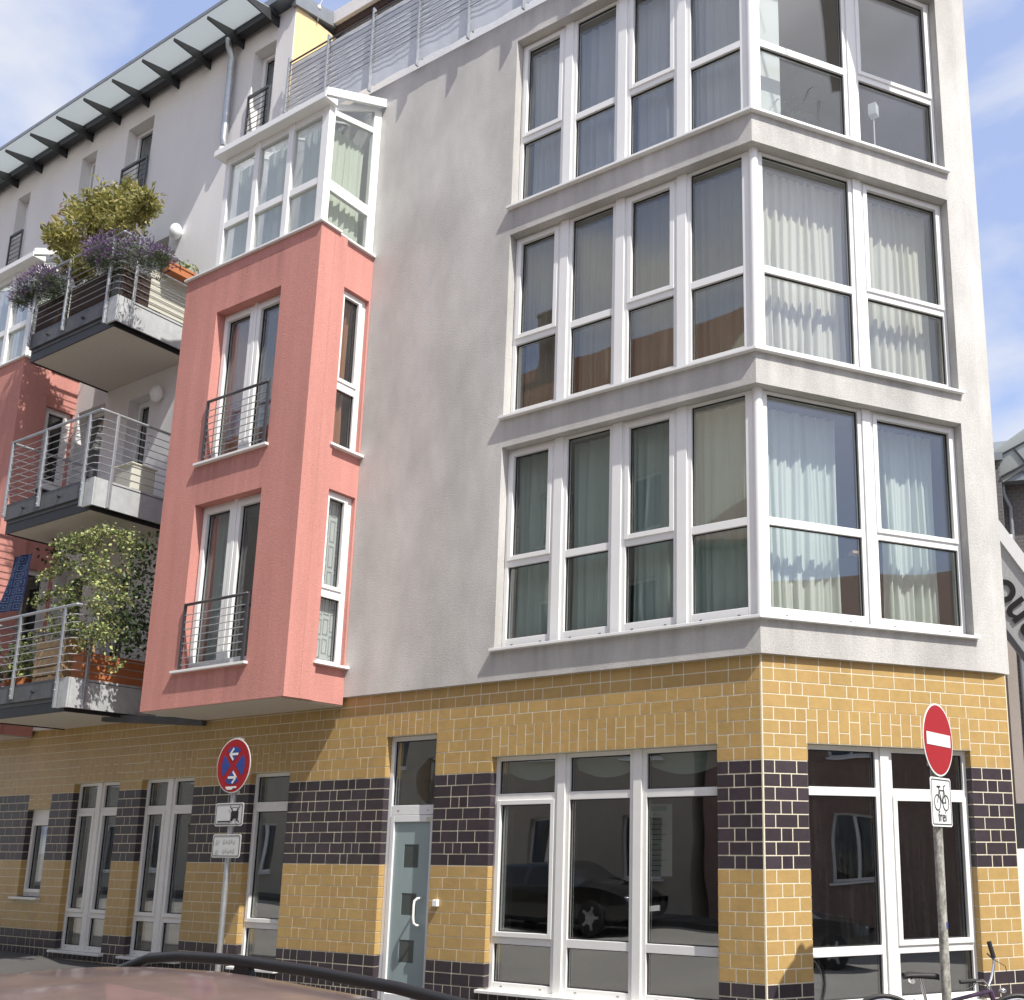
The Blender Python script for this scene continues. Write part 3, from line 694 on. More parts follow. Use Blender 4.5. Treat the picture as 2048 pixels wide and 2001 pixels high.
rf = MB(); rf.extr([(-19,-.20,14.63),(-19,6.4,16.6),(-19,6.4,16.72),(-19,-.20,14.74)], (11.22,0,0)); rf.build('roof', 'zinc', BLD)
MB().extr([(-7.86,-.06,14.55),(-7.86,3,15.3),(-7.86,3,15.52),(-7.86,-.06,14.745)], (.09,0,0)).build('verge', 'zinc', BLD)
# roof light and aerial
hp = on_y(690, 30, 1.3)
hat = MB(); hat.box(-.45,.45,-.03,.03,0,.9); HT = hat.build('roof_light', 'steel_dark', BLD, (hp[0]-.2,1.35,hp[2]-.75))
MB().box(-.36,.36,-.036,-.031,.09,.81).build('pane', 'glass', HT)
ap = on_x(638, 16, -7.78)
MB().tube([(ap[0],ap[1],ap[2]-.25),(ap[0],ap[1],ap[2]+.02),(ap[0]+.06,ap[1],ap[2]+.10),(ap[0]+.10,ap[1],ap[2]+.35)],.008,8).sphere((ap[0],ap[1],ap[2]),.035,10,8,(1,1,1.3)).build('aerial', 'pvc', BLD, smooth=True)
# downpipe
MB().tube([(-9.23,-.17,14.50),(-9.23,-.15,14.36),(-9.23,-.085,14.22),(-9.23,-.085,13.3),(-9.23,-.085,12.72),(-9.23,-.075,12.62),(-9.23,.02,12.56)],.055,14).build('downpipe', 'galv', BLD, smooth='auto')
for z in (14.15,13.1): MB().tube([(-9.23,-.085,z),(-9.23,-.085,z+.05)],.056,14).build('pipe_collar', 'galv', BLD)

# ---- roof terrace: railing with privacy sheet, set-back storey behind
RT = MB().tube([(-7.74,-.10,13.42),(3.0,-.10,13.42)],.012,8).build('terrace_railing', 'rail_dark', BLD)
for i,x in enumerate([-7.72,-6.845,-5.90,-4.98,-4.06,-3.13,-2.2,-1.28,-.36]):
    MB().box(x-.012,x+.012,-.125,-.075,12.54 if x < -7 else 12.13,13.5).build('post', 'galv' , RT)
    if x > -7: MB().box(x-.01,x+.01,-.08,-.001,12.30,12.36).build('bracket', 'galv', RT)
for i in range(9): MB().tube([(-7.72,-.105,12.62+i*.092),(-.3,-.105,12.62+i*.092)],.0042,6).build('wire', 'rail_dark', RT)
sv = []; n = 150
for i in range(n+1):
    x = -7.70+7.4*i/n; zb_ = 12.55 if x < -6.9 else 12.23+.012*math.sin(x*9)
    for j in range(9):
        t_ = j/8; sv.append((x, -.070+.003*math.sin(x*6.7+t_*5)+.0015*math.sin(x*23+t_*9+1.3), zb_+(13.41-zb_)*t_))
ps = MB(); ps.add(sv, [(i*9+j,(i+1)*9+j,(i+1)*9+j+1,i*9+j+1) for i in range(n) for j in range(8)])
ps.build('privacy_sheet', 'privacy', RT, smooth=True)
MB().box(-7.815,3.2,.66,4.5,14.78,15.02).build('penthouse_fascia', 'plaster_white', BLD)
MB().box(-7.815,3.0,.72,.78,14.66,14.779).build('penthouse_beam', 'brown_mat', BLD)
MB().box(-7.815,3.0,.85,1.05,12.2,14.66).build('penthouse_wall', 'plaster_white', BLD)

# ---- balconies
for zi, zb in enumerate(BAL_Z):
    x0, x1, y0 = -11.82, -9.50, -1.25
    s = MB(); s.box(x0+.03,x1-.12,y0+.06,-.002,zb-.03,zb+.10)
    B = s.build('balcony', 'soffit', BLD)
    MB().box(x0+.02,x1-.02,y0+.03,-.003,zb+.10,zb+.37).build('deck', 'galv_dark', B)
    d = MB(); d.box(x0,x1-.10,y0+.04,y0+.059,zb-.045,zb+.15); d.box(x1-.119,x1-.10,y0+.06,-.002,zb-.045,zb+.06); d.box(x0,x0+.019,y0+.06,-.002,zb-.045,zb+.15); d.build('edge_beam', 'steel_dark', B)
    MB().box(x0,-9.745,y0,y0+.028,zb+.155,zb+.405).build('fascia_panel', 'galv_dark', B, bevel=.003)
    MB().box(-9.742,x1-.001,y0,y0+.027,zb,zb+.405).build('fascia_panel', 'galv_light', B, bevel=.003)
    MB().box(x1-.027,x1,y0+.029,-.003,zb+.002,zb+.404).build('fascia_panel', 'galv_light', B, bevel=.003)
    MB().box(x1+.001,x1+.006,-1.0,-.01,zb+.365,zb+.372).build('joint', 'gasket', B)
    MB().box(x0,x0+.027,y0+.029,-.003,zb+.155,zb+.404).build('fascia_panel', 'galv_dark', B)
    for px_ in (-11.80,-10.865,-9.74):
        p = MB(); p.box(px_-.022,px_+.022,y0-.040,y0-.004,zb+(.20 if px_ < -10 else .0),zb+1.40); P_ = p.build('post', 'galv', B, bevel=.004)
        for q in (.24,.34): MB().tube([(px_,y0-.05,zb+q),(px_,y0-.039,zb+q)],.011,8).build('bolt', 'galv', P_)
    for py_ in (-1.04,-.08):
        MB().box(x1+.004,x1+.040,py_-.02,py_+.02,zb+.0,zb+1.40).build('post', 'galv', B, bevel=.004)
    MB().box(x0-.04,x0-.004,-.10,-.06,zb+.2,zb+1.40).build('post', 'galv', B)
    r = .021; zr = zb+1.385
    MB().tube([(x0-.02,-.01,zr),(x0-.02,y0-.02,zr),(x0-.02,y0-.021,zr),(x1+.02,y0-.021,zr),(x1+.02,y0-.02,zr),(x1+.02,-.01,zr)],r,10).build('handrail', 'galv' , B, smooth='auto')
    for q in range(8):
        z_ = zb+.50+q*.108
        MB().tube([(x0-.02,-.01,z_),(x0-.02,y0-.02,z_),(x0-.019,y0-.021,z_),(x1-.04,y0-.021,z_),(x1+.02,y0+.04,z_),(x1+.02,-.01,z_)],.0065,6).build('wire', 'galv', B)
    for q in (-11.3,-10.35): MB().tube([(q,y0-.03,zb+.27),(q,y0+.01,zb+.27)],.022,10).build('drain_stub', 'steel_dark', B)
# steel arm under the lowest balcony
MB().bar((-9.9,-.5,3.46),(-8.35,-.02,3.36),.09,.10).build('balcony_arm', 'galv_dark', BLD)

# ================================================================== CURTAINS AND ROOM THINGS (each its own thing)
def curtain(u0, u1, z0, z1, off, m, label, rz=0., loc=(0,0,0), folds=None, amp=.035, seed=0, taper=0., group='curtains behind the windows'):
    r = random.Random(seed); W_ = u1-u0; fo = folds or W_/.13; n = max(24, int(W_/.012)); rows = 14
    ph = [r.uniform(0,6.3) for _ in range(4)]; vs = []
    for i in range(n+1):
        t = i/n
        for j in range(rows+1):
            s = j/rows
            a = amp*(.55+.45*(1-s))
            w_ = (1+.45*math.sin(5.1*t*W_*3+ph[1]))*math.sin(2*math.pi*fo*t+ph[0]+1.5*math.sin(5*t+ph[1])+.9*math.sin(11*t+ph[3])+.3*math.sin(3*s+ph[2]))+.4*math.sin(2*math.pi*fo*2.3*t+ph[3]+.8*s)
            vs.append((u0+W_*t+taper*(1-s)*(t-.5)*W_+.012*math.sin(9*t+4*s), off+a*w_, z0+(z1-z0)*s+.006*math.sin(2*math.pi*fo*t) * (1-s)))
    mb = MB(); mb.add(vs, [(i*(rows+1)+j,(i+1)*(rows+1)+j,(i+1)*(rows+1)+j+1,i*(rows+1)+j+1) for i in range(n) for j in range(rows)])
    return mb.build('curtain', m, None, loc, rz, smooth=True, label=label, cat='curtain', group=group)
fl = ['first', 'second', 'third']
ordp = ['leftmost','second','third','fourth']
lm_ = ['curtain_sheer','curtain_olive','curtain_grey']; ln = ['dark green sheer','olive brown','grey sheer']
for k in range(3):
    dz = FH*k
    for i,(a,b) in enumerate([(-3.27,-2.55),(-2.5,-1.76),(-1.70,-.95),(-.90,-.24)]):
        g = [(a+.03*((i*7+k*3)%3), b)]
        curtain(a+.02*((i+k)%3), b, 3.9+dz, 6.24+dz, .33, lm_[k], '%s curtain in the %s column of the %s floor corner window' % (ln[k], ordp[i], fl[k]), seed=k*10+i, amp=.022, folds=4+(i+k)%3)
curtain(.26,1.16,3.9,6.22,.42,'curtain_pale','pale gathered curtain right of the corner post on the first floor',rz=ANG,seed=31,folds=8,amp=.04,taper=-.02)
curtain(1.74,2.42,3.9,6.22,.42,'curtain_pale','pale gathered curtain in the right half of the first floor side window',rz=ANG,seed=32,folds=6,amp=.04)
curtain(.20,1.30,3.9+FH,6.22+FH,.36,'curtain_cream','cream pleated curtain right of the corner post on the second floor',rz=ANG,seed=33,folds=10,amp=.035)
curtain(1.45,2.45,3.9+FH,6.22+FH,.36,'curtain_cream','cream pleated curtain in the right half of the second floor side window',rz=ANG,seed=34,folds=9,amp=.035)
pc = MB(); pc.box(.21,.56,.35,.356,3.9+2*FH,6.24+2*FH); pc.build('panel_curtain','curtain_white',rz=ANG,label='flat white panel curtain right of the corner post on the third floor',cat='curtain')
# third floor: floor lamp and palm
fl_ = empty('floor_lamp', tuple(rp(2.0,.60,ZS[2]-.12)), label='slim floor lamp with white square shade behind the third floor side window', cat='lamp')
MB().tube([(0,0,0),(0,0,1.15)],.008,8).build('pole','pvc',fl_); MB().box(-.05,.05,-.05,.05,1.14,1.29).build('lamp_shade','curtain_white',fl_); MB().tube([(0,0,0),(0,0,.02)],.12,16).build('base','pvc',fl_)
pm = empty('potted_palm', tuple(rp(.80,.50,ZS[2]-.02)), label='small palm with drooping blades beside the white panel curtain', cat='plant')
pl_ = MB()
for i in range(16):
    a = i*2.4; ln_ = .45+.1*math.sin(i*3); pv_ = []
    for j in range(6):
        t = j/5; r = ln_*t; z = .62+.35*t-.55*t*t*(1+.3*math.sin(i)); wd = .022*(1-t)*math.sin(min(1,t*4+.3))
        pv_ += [(math.cos(a)*r-math.sin(a)*wd, math.sin(a)*r+math.cos(a)*wd, z),(math.cos(a)*r+math.sin(a)*wd, math.sin(a)*r-math.cos(a)*wd, z)]
    pl_.add(pv_, [(2*j,2*j+1,2*j+3,2*j+2) for j in range(5)])
pl_.build('leaves','leaf_ivy',pm); MB().tube([(0,0,.2),(0,0,.64)],.018,8).build('trunk','bark',pm); MB().tube([(0,0,0),(0,0,.22)],[.09,.12],16).build('pot','terracotta',pm)
MB().box(-.02,.02,-.02,.02,0,1.02).box(-.16,.16,-.05,.05,1.02,1.05).build('wooden_stand','wood',None,tuple(rp(1.56,.55,ZS[0]-.10)),ANG,label='narrow wooden stand in the dark gap beside the first floor curtain',cat='stand')
# bays and conservatories
for dxx, side in ((0,'near pink bay'),(-7.05,'far pink bay')):
    for z, nm in ((3.9,'lower'),(6.67,'upper')):
        c_ = ('curtain_blue' if z < 5 else 'curtain_rust') 
        d_ = 'bluish' if z < 5 else 'rust brown'
        curtain(-7.60+dxx,-7.05+dxx,z,z+2.1,-.60,c_,'%s curtain, left leaf, %s front window of the %s' % (d_,nm,side),seed=int(z*7)+int(dxx),folds=5,amp=.02)
        if dxx == 0: curtain(-6.62,-6.38,z,z+2.1,-.60,c_,'%s curtain, right leaf, %s front window of the %s' % (d_,nm,side),seed=int(z*9),folds=3,amp=.02)
    for i,(a,b) in enumerate([(-7.72,-7.2),(-7.1,-6.52),(-6.36,-5.88)]):
        curtain(a+dxx,b+dxx,9.56,11.15,-.72,'curtain_blue','bluish curtain in the %s front panel above the %s' % (['left','middle','right'][i],side),seed=50+i,folds=4,amp=.015)
    curtain(.13,.74,9.6,11.15,.19,'curtain_green','pale green pleated curtain in the glazed flank above the %s' % side, rz=R_(90), loc=(-5.69+dxx,-.87,0), seed=60, folds=6, amp=.02)
curtain(.50,.76,6.70,8.78,.25,'curtain_rust','rust brown curtain in the upper narrow flank window of the pink bay',rz=R_(90),loc=(-5.635,-.9,0),seed=71,folds=3,amp=.03)
# patterned curtain in the lower flank window: white with grey rectangles
pt = MB(); pt.box(.44,.86,.22,.224,3.9,6.04)
PT = pt.build('patterned_curtain','curtain_white',None,(-5.635,-.9,0),R_(90),label='white curtain with grey rectangle pattern in the lower narrow flank window',cat='curtain')
pp_ = MB(); rr = random.Random(4)
for cxi in range(4):
    x = .46+cxi*.10; z = 3.95+rr.uniform(0,.1)
    while z < 5.9:
        h = rr.uniform(.16,.30); pp_.box(x,x+.012,.215,.2195,z,z+h); pp_.box(x+.066,x+.078,.215,.2195,z,z+h); pp_.box(x+.012,x+.066,.215,.2195,z,z+.014); pp_.box(x+.012,x+.066,.215,.2195,z+h-.014,z+h)
        z += h+.05
pp_.build('pattern','sign_worn',PT)
# shop window: valance cloths and a notice
for i,(a,b) in enumerate([(-3.24,-2.5),(-2.3,-1.52),(-1.38,-.56)]):
    n = 24; vs = []
    for q in range(n+1):
        t = q/n; zl = 2.50-.09*math.sin(math.pi*t)
        for j in range(5): vs.append((a+(b-a)*t, .27+.01*math.sin(j*2.1), 2.66+(zl-2.66)*j/4))
    mb = MB(); mb.add(vs,[(q*5+j,(q+1)*5+j,(q+1)*5+j+1,q*5+j+1) for q in range(n) for j in range(4)])
    mb.build('valance','curtain_sheer',label='draped dark valance at the top of the %s shop window panel' % ['left','middle','right'][i],cat='valance',smooth=True)
NT = MB().box(-1.36,-1.10,.21,.213,1.42,2.12).build('notice','poster',label='price list with green heading behind the right panel of the shop window',cat='notice')
MB().box(-1.35,-1.16,.2065,.2095,2.05,2.10).build('heading','green',NT)
tl = MB()
for i in range(11): tl.box(-1.34,-1.34+.09+.11*((i*37)%5)/5,.2065,.2095,1.47+i*.050,1.476+i*.050)
tl.build('text_line','black',NT)

# ================================================================== PLANTS AND THINGS ON THE BALCONIES
def leaves(mb, pos, n, size, spread, aspect=.35, up=.3, r=rng, droop=0.):
    for _ in range(n):
        p = Vector(pos)+Vector((r.gauss(0,1),r.gauss(0,1),r.gauss(0,1)))*spread if not callable(pos) else Vector(pos())
        d = Vector((r.gauss(0,1),r.gauss(0,1),r.gauss(0,1)+up)).normalized(); sd = d.cross(Vector((r.gauss(0,1),r.gauss(0,1),r.gauss(0,1)))).normalized()
        L_ = size*r.uniform(.6,1.25); w_ = L_*aspect; nn = d.cross(sd)
        mid = p+d*L_*.5+nn*L_*.08; tip = p+d*L_-Vector((0,0,droop*L_))
        mb.add([p, mid+sd*w_*.5, tip, mid-sd*w_*.5], [(0,1,2,3)], r.random())
def tp(x, y): return (x*420/1904, 360+y*420/1904)
def bpx(x, y): return (x*440/1904, 1040+y*440/1904)
# yellow-green shrub on the upper balcony
SH = empty('shrub', tuple(on_y(*tp(690,1000),-1.02)), label='yellow-green shrub with reddish tips growing above the uppermost balcony', cat='shrub')
base = Vector(SH.location); lv = MB(); rd = MB(); st = MB()
lobes = [((700,620),.26),((640,520),.26),((560,520),.20),((760,400),.27),((700,300),.22),((880,300),.28),((850,200),.2),((1000,300),.28),((1020,180),.22),((1150,260),.26),((1160,130),.2),((1260,320),.2),((930,420),.25),((1100,400),.22),((1290,230),.16),((560,600),.18),((500,520),.13),((720,720),.2),((640,800),.16),((760,820),.14),((1340,190),.10)]
for (q, rad) in lobes:
    yy = -1.02+rng.uniform(-.18,.18); c = Vector(on_y(*tp(*q), yy))
    st.tube([base+Vector((rng.uniform(-.04,.04),0,.1)), base.lerp(c,.45)+Vector((rng.uniform(-.08,.08),rng.uniform(-.05,.05),.05)), c-base*0], [.014,.009,.004], 6)
    for _ in range(34):
        cl = c+Vector((rng.gauss(0,.5),rng.gauss(0,.5),rng.gauss(0,.5)))*rad*.85
        leaves(lv, cl, 8, .115, .05, .34, .35)
for q in ((505,335),(560,290),(520,400),(490,390),(600,270),(545,470)):
    c = Vector(on_y(*tp(*q), -1.02)); leaves(rd, c, 9, .08, .035, .3, .3); st.tube([Vector(on_y(*tp(640,450),-1.02)), c], [.006,.003], 5)
for v_ in (lv, rd, st): v_.v = [tuple(Vector(p)-base) for p in v_.v]
lv.build('crown','leaf_shrub',SH); rd.build('red_tips','leaf_red',SH); st.build('stem','bark',SH,smooth=True)
# lavender bushes
def lavender(name, blobs, y, lab, nst):
    c0 = Vector(on_y(*tp(*blobs[0][0]), y)); E_ = empty(name, tuple(c0), label=lab, cat='plant', group='lavender bushes on the uppermost balcony'); g = MB(); fl2 = MB()
    for (q, rad) in blobs:
        c = Vector(on_y(*tp(*q), y+rng.uniform(-.1,.1)))
        leaves(g, c, int(nst*2.6), .075, rad*.5, .16, .5)
        for _ in range(nst):
            d = Vector((rng.gauss(0,1),rng.gauss(0,1)-.25,abs(rng.gauss(.5,.8)))).normalized(); a = c+d*rad*.45; b = c+d*rad*rng.uniform(.95,1.45); 
            sd = d.cross(Vector((.3,.7,.2))).normalized()*.003
            g.add([a-sd,a+sd,b+sd*.6,b-sd*.6],[(0,1,2,3)],rng.random())
            for q2 in range(2):
                s2 = d.cross(Vector((rng.gauss(0,1),rng.gauss(0,1),rng.gauss(0,1)))).normalized()*.0085; e2 = b+d*.055; m2 = (b+e2)/2
                fl2.add([b,m2+s2,e2,m2-s2],[(0,1,2,3)],rng.random())
    for v_ in (g, fl2): v_.v = [tuple(Vector(p)-c0) for p in v_.v]
    g.build('foliage','leaf_lav',E_); fl2.build('blossom','bloom',E_)
lavender('lavender',[((950,720),.20),((1050,660),.22),((1180,680),.24),((1300,720),.22),((1400,760),.18),((900,660),.16),((1120,760),.2),((1020,780),.16),((1470,720),.12),((860,740),.12)],-1.22,'large lavender bush in purple bloom above the balcony corner post',120)
lavender('lavender',[((430,960),.20),((330,1000),.2),((240,1040),.16),((520,940),.17),((180,1110),.11),((300,1080),.13),((480,1040),.13),((400,880),.12)],-1.3,'smaller lavender bush at the left end of the uppermost balcony',110)
# brown reed screens behind the front rails of the upper balcony
for i,(a,b) in enumerate(((-11.78,-10.89),(-10.84,-9.76))):
    mb = MB(); x = a
    while x < b-.01: mb.tube([(x+.007,-1.215+rng.uniform(-.003,.003),9.50),(x+.007,-1.215,9.985+rng.uniform(-.012,.012))],.0072,5); x += .0135
    mb.build('reed_screen','brown_mat',label='dark brown reed screen behind the %s front rail field of the uppermost balcony' % ['left','right'][i],cat='screen',group='reed screens')
mb = MB(); y = -1.2
while y < -.78: mb.tube([(-9.55,y,9.49),(-9.55,y,10.0)],.0072,5); y += .0135
mb.build('reed_screen','brown_mat',label='dark brown reed screen at the right end of the uppermost balcony',cat='screen',group='reed screens')
# cream slatted blind behind the flank rail
bl = MB(); 
for i in range(13): bl.box(-9.62,-9.60,-.76,-.05,9.56+i*.048,9.602+i*.048)
bl.build('slatted_screen','curtain_cream',label='cream slatted screen behind the flank rail of the uppermost balcony',cat='screen')
def planter(name, c, sx, sy, sz, lab):
    mb = MB(); p = empty(name, c, label=lab, cat='planter')
    mb.extr([(-sx/2*.9,-sy/2*.85,0),(sx/2*.9,-sy/2*.85,0),(sx/2*.9,sy/2*.85,0),(-sx/2*.9,sy/2*.85,0)],(0,0,.001))
    o = .0; t = .012
    for (x0,x1,y0,y1) in ((-sx/2,sx/2,-sy/2,-sy/2+t),(-sx/2,sx/2,sy/2-t,sy/2),(-sx/2,-sx/2+t,-sy/2+t,sy/2-t),(sx/2-t,sx/2,-sy/2+t,sy/2-t)): mb.box(x0,x1,y0,y1,0,sz)
    for (x0,x1,y0,y1) in ((-sx/2-.012,sx/2+.012,-sy/2-.012,-sy/2),(-sx/2-.012,sx/2+.012,sy/2,sy/2+.012),(-sx/2-.012,-sx/2,-sy/2,sy/2),(sx/2,sx/2+.012,-sy/2,sy/2)): mb.box(x0,x1,y0,y1,sz-.03,sz+.002)
    mb.build('box','terracotta',p,bevel=.003); MB().box(-sx/2+t,sx/2-t,-sy/2+t,sy/2-t,.01,sz-.025).build('soil','soil',p); return p
p1 = planter('planter_box',(-9.44,-.40,10.16),.17,.48,.14,'terracotta planter box with small green plants on the flank rail of the uppermost balcony')
g = MB(); 
for i in range(26): leaves(g,(rng.uniform(-.07,.09),rng.uniform(-.22,.22),.17+rng.uniform(0,.1)),7,.06,.03,.45,.4)
g.build('foliage','leaf_ivy',p1)
# lower balcony: trough, climber, towel, potted plant, wooden crate
TR = planter('plant_trough',(-9.66,-.58,3.905),.26,1.0,.36,'long terracotta trough under the climbing plant on the lowest balcony')
CL = empty('climbing_plant', tuple(on_x(*bpx(900,1180),-9.66)), label='pale green climbing plant spreading up from the lowest balcony', cat='plant')
cb = Vector(CL.location); lv = MB(); dk = MB(); st = MB()
strands = [[(640,720),(690,560),(780,380),(880,120)],[(700,1080),(660,880),(640,700)],
 [(880,90),(760,130),(640,170),(560,190),(480,230)],[(880,90),(1000,110),(1120,120),(1180,190)],[(960,120),(1100,200),(1180,270)],[(700,200),(640,250),(500,330),(460,420)],
 [(830,140),(720,260),(760,330)],[(780,340),(860,380),(960,390)],[(720,440),(620,380),(520,430),(420,480),(340,500)],[(800,440),(880,520),(1000,540),(1100,600)],[(760,500),(830,560),(900,600),(1040,650),(1130,700)],
 [(650,610),(540,610),(440,640),(360,690),(290,730)],[(700,680),(620,740),(500,730)],[(820,650),(900,740),(980,770)],[(780,720),(860,800),(950,880),(1040,880)],[(640,880),(560,930),(450,960),(400,950)],[(640,900),(760,940),(880,960),(1000,980),(1060,960)],
 [(420,850),(480,850)],[(760,1000),(860,1040),(960,1060)],[(700,1080),(740,1100)],[(980,1150),(1010,1230),(1020,1310)],[(1080,380),(1110,480)],[(900,300),(980,260)],[(880,860),(960,920)],[(320,1040),(300,1000)],[(1040,200),(1090,320)],[(960,640),(1060,740)],[(840,900),(920,1000)]]
for si, s in enumerate(strands):
    pts = []
    y0 = -1.15 + .05*math.sin(si*2.3)
    for (x_, y_) in s: pts.append(Vector(on_y(*bpx(x_, y_), y0+.25*max(0,(x_-900)/400))))
    st.tube(pts, [.006]*len(pts), 5)
    for a, b in zip(pts[:-1], pts[1:]):
        L_ = (b-a).length; n = max(3, int(L_/.035))
        for i in range(n):
            c = a.lerp(b, (i+rng.random())/n)
            leaves(lv, c, 10, .046, .045, .85, .3, droop=.25)
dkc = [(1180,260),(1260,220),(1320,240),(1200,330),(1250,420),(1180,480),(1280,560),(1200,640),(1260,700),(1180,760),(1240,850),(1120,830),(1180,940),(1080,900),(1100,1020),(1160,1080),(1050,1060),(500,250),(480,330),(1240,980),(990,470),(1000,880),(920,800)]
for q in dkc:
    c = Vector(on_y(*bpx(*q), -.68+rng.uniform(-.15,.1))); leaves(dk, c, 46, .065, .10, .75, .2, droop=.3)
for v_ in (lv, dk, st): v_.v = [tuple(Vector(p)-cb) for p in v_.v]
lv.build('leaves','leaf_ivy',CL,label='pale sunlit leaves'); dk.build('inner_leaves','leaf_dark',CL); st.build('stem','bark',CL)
tw = [Vector(on_y(*bpx(*q), -1.12)) for q in ((130,322),(292,288),(165,785),(-20,805))]
T0 = tw[0].copy(); TWm = MB(); n = 12; vs = []
for i in range(n+1):
    for j in range(n+1):
        a = tw[0].lerp(tw[1], i/n); b = tw[3].lerp(tw[2], i/n); p = a.lerp(b, j/n); p.y += .015*math.sin(i*.9+j*.4); vs.append(p-T0)
TWm.add(vs,[(i*(n+1)+j,(i+1)*(n+1)+j,(i+1)*(n+1)+j+1,i*(n+1)+j+1) for i in range(n) for j in range(n)])
TW = TWm.build('hanging_cloth','towel',None,tuple(T0),label='dark blue cloth with rows of light squares hanging on the lowest balcony',cat='cloth',smooth=True)
TWs = MB()
for i in range(3):
    for j in range(7):
        def pt2(u, v): 
            a = tw[0].lerp(tw[1], u); b = tw[3].lerp(tw[2], u); p = a.lerp(b, v); p.y += .015*math.sin(u*n*.9+v*n*.4)-.006; return p-T0
        u0 = .08+i*.31; v0 = .04+j*.138
        for (ua,ub,va,vb) in ((0,.24,0,.012),(0,.24,.09,.102),(0,.02,.012,.09),(.22,.24,.012,.09),(.09,.15,.035,.065)):
            TWs.add([pt2(u0+ua,v0+va),pt2(u0+ub,v0+va),pt2(u0+ub,v0+vb),pt2(u0+ua,v0+vb)],[(0,1,2,3)])
TWs.build('pattern','towel_pat',TW)
def potted(c, lab, h=.5, m='leaf_ivy'):
    p = empty('potted_plant', c, label=lab, cat='plant', group='potted plants on the lowest balcony'); MB().tube([(0,0,0),(0,0,.2)],[.09,.125],18).build('pot','terracotta',p,smooth='auto')
    g = MB()
    for i in range(30): leaves(g,(rng.gauss(0,.1),rng.gauss(0,.08),.22+abs(rng.gauss(0,.2))*h*1.6),6,.08,.04,.6,.5)
    g.build('foliage',m,p)
potted((-11.28,-.95,3.88),'leafy plant in a clay pot behind the front rail of the lowest balcony',.7)
potted((-11.62,-.9,3.88),'darker bushy pot plant at the left end of the lowest balcony',.7,'leaf_dark')
cr = empty('wooden_crate',(-10.45,-.85,3.88),label='brown slatted wooden crate standing on the lowest balcony',cat='crate')
for i in range(5): MB().box(-.38,.38,-.2,-.18,.03+i*.13,.135+i*.13).build('slat','wood',cr)
for x in (-.36,.36): MB().box(x-.02,x+.02,-.178,.2,0,.68).build('side','wood',cr)
# middle balcony: cream cabinet and a hanging flowerpot holder
ac = empty('white_cabinet',(-9.82,-.52,6.68),label='small cream storage box on the floor of the middle balcony',cat='box')
MB().box(-.18,.22,-.18,.18,.02,.42).build('box','curtain_cream',ac,bevel=.02); MB().box(-.20,.24,-.20,.20,.425,.45).build('lid','curtain_cream',ac,bevel=.01)

# ================================================================== STREET SIGNS
def disc(r, y, n=48, cx=0, cz=0): return [(cx+r*math.cos(2*math.pi*i/n), y, cz+r*math.sin(2*math.pi*i/n)) for i in range(n)]
def plate(w_, h_, r, y, cz, n=6):
    pts = []
    for (sx, sz, a0) in ((1,1,0),(-1,1,90),(-1,-1,180),(1,-1,270)):
        for i in range(n+1):
            a = R_(a0+90*i/n); pts.append((sx*(w_/2-r)+r*math.cos(a), y, cz+sz*(h_/2-r)+r*math.sin(a)))
    return pts
def flat(mb, pts, th): return mb.extr(pts, (0, th, 0))          # front face looks to -y (local)
def text_mesh(s, size, name):
    cu = bpy.data.curves.new(name, 'FONT'); cu.body = s; cu.size = size; cu.align_x = 'CENTER'; cu.align_y = 'CENTER'; cu.extrude = .0006; cu.offset = size*.018 if size > .3 else 0
    o = bpy.data.objects.new('tmp', cu); col.objects.link(o); bpy.context.view_layer.update()
    me = bpy.data.meshes.new_from_object(o.evaluated_get(bpy.context.evaluated_depsgraph_get())); bpy.data.objects.remove(o); return me
def text_obj(s, size, m, parent, loc, rot=0.):
    me = text_mesh(s, size, 'lettering'); o = link('lettering', me, m, parent, loc); o.rotation_euler = (R_(90), rot, 0); return o
def stroke(mb, pts, wd, y, th=.0012):
    for a, b in zip(pts[:-1], pts[1:]):
        d = Vector((b[0]-a[0], 0, b[1]-a[1])).normalized(); n = Vector((-d.z,0,d.x))*wd/2; e_ = d*wd*.35
        A = Vector((a[0],y,a[1]))-e_; B_ = Vector((b[0],y,b[1]))+e_
        mb.extr([A-n,B_-n,B_+n,A+n],(0,th,0))
def ring(mb, cx, cz, r, wd, y, n=28, th=.0012):
    stroke(mb, [(cx+r*math.cos(2*math.pi*i/n), cz+r*math.sin(2*math.pi*i/n)) for i in range(n+1)], wd, y, th)
# --- no-stopping sign
sx, sy = -5.774, -1.359; S1 = empty('no_stopping_sign', (sx,sy,gz(sx)), R_(-2), label='round red and blue no stopping sign with two white plates on a grey pole', cat='sign')
H = 2.577-gz(sx)
MB().tube([(0,.035,0),(0,.035,H+.31)],.030,16).build('pole','galv',S1,smooth='auto')
flat(MB(),disc(.300,.0),.004).build('disc','sign_white',S1); 
RD = flat(MB(),[(x,y,z) for x,y,z in disc(.288,-.002)],.0015).build('red_field','sign_red',S1)
bl = MB(); ri = .205; wd_ = .034
for q in range(4):
    a0 = R_(q*90-45); pts = []; c_ = Vector((math.cos(R_(q*90)),0,math.sin(R_(q*90))))*wd_*1.414
    da = math.asin(wd_/ri); n = 16
    pts = [(c_.x,-.0040,c_.z)]+[(ri*math.cos(a0+da+(math.pi/2-2*da)*i/n),-.0040,ri*math.sin(a0+da+(math.pi/2-2*da)*i/n)) for i in range(n+1)]
    bl = MB(); flat(bl,pts,.0015).build('blue_field','sign_blue',S1)
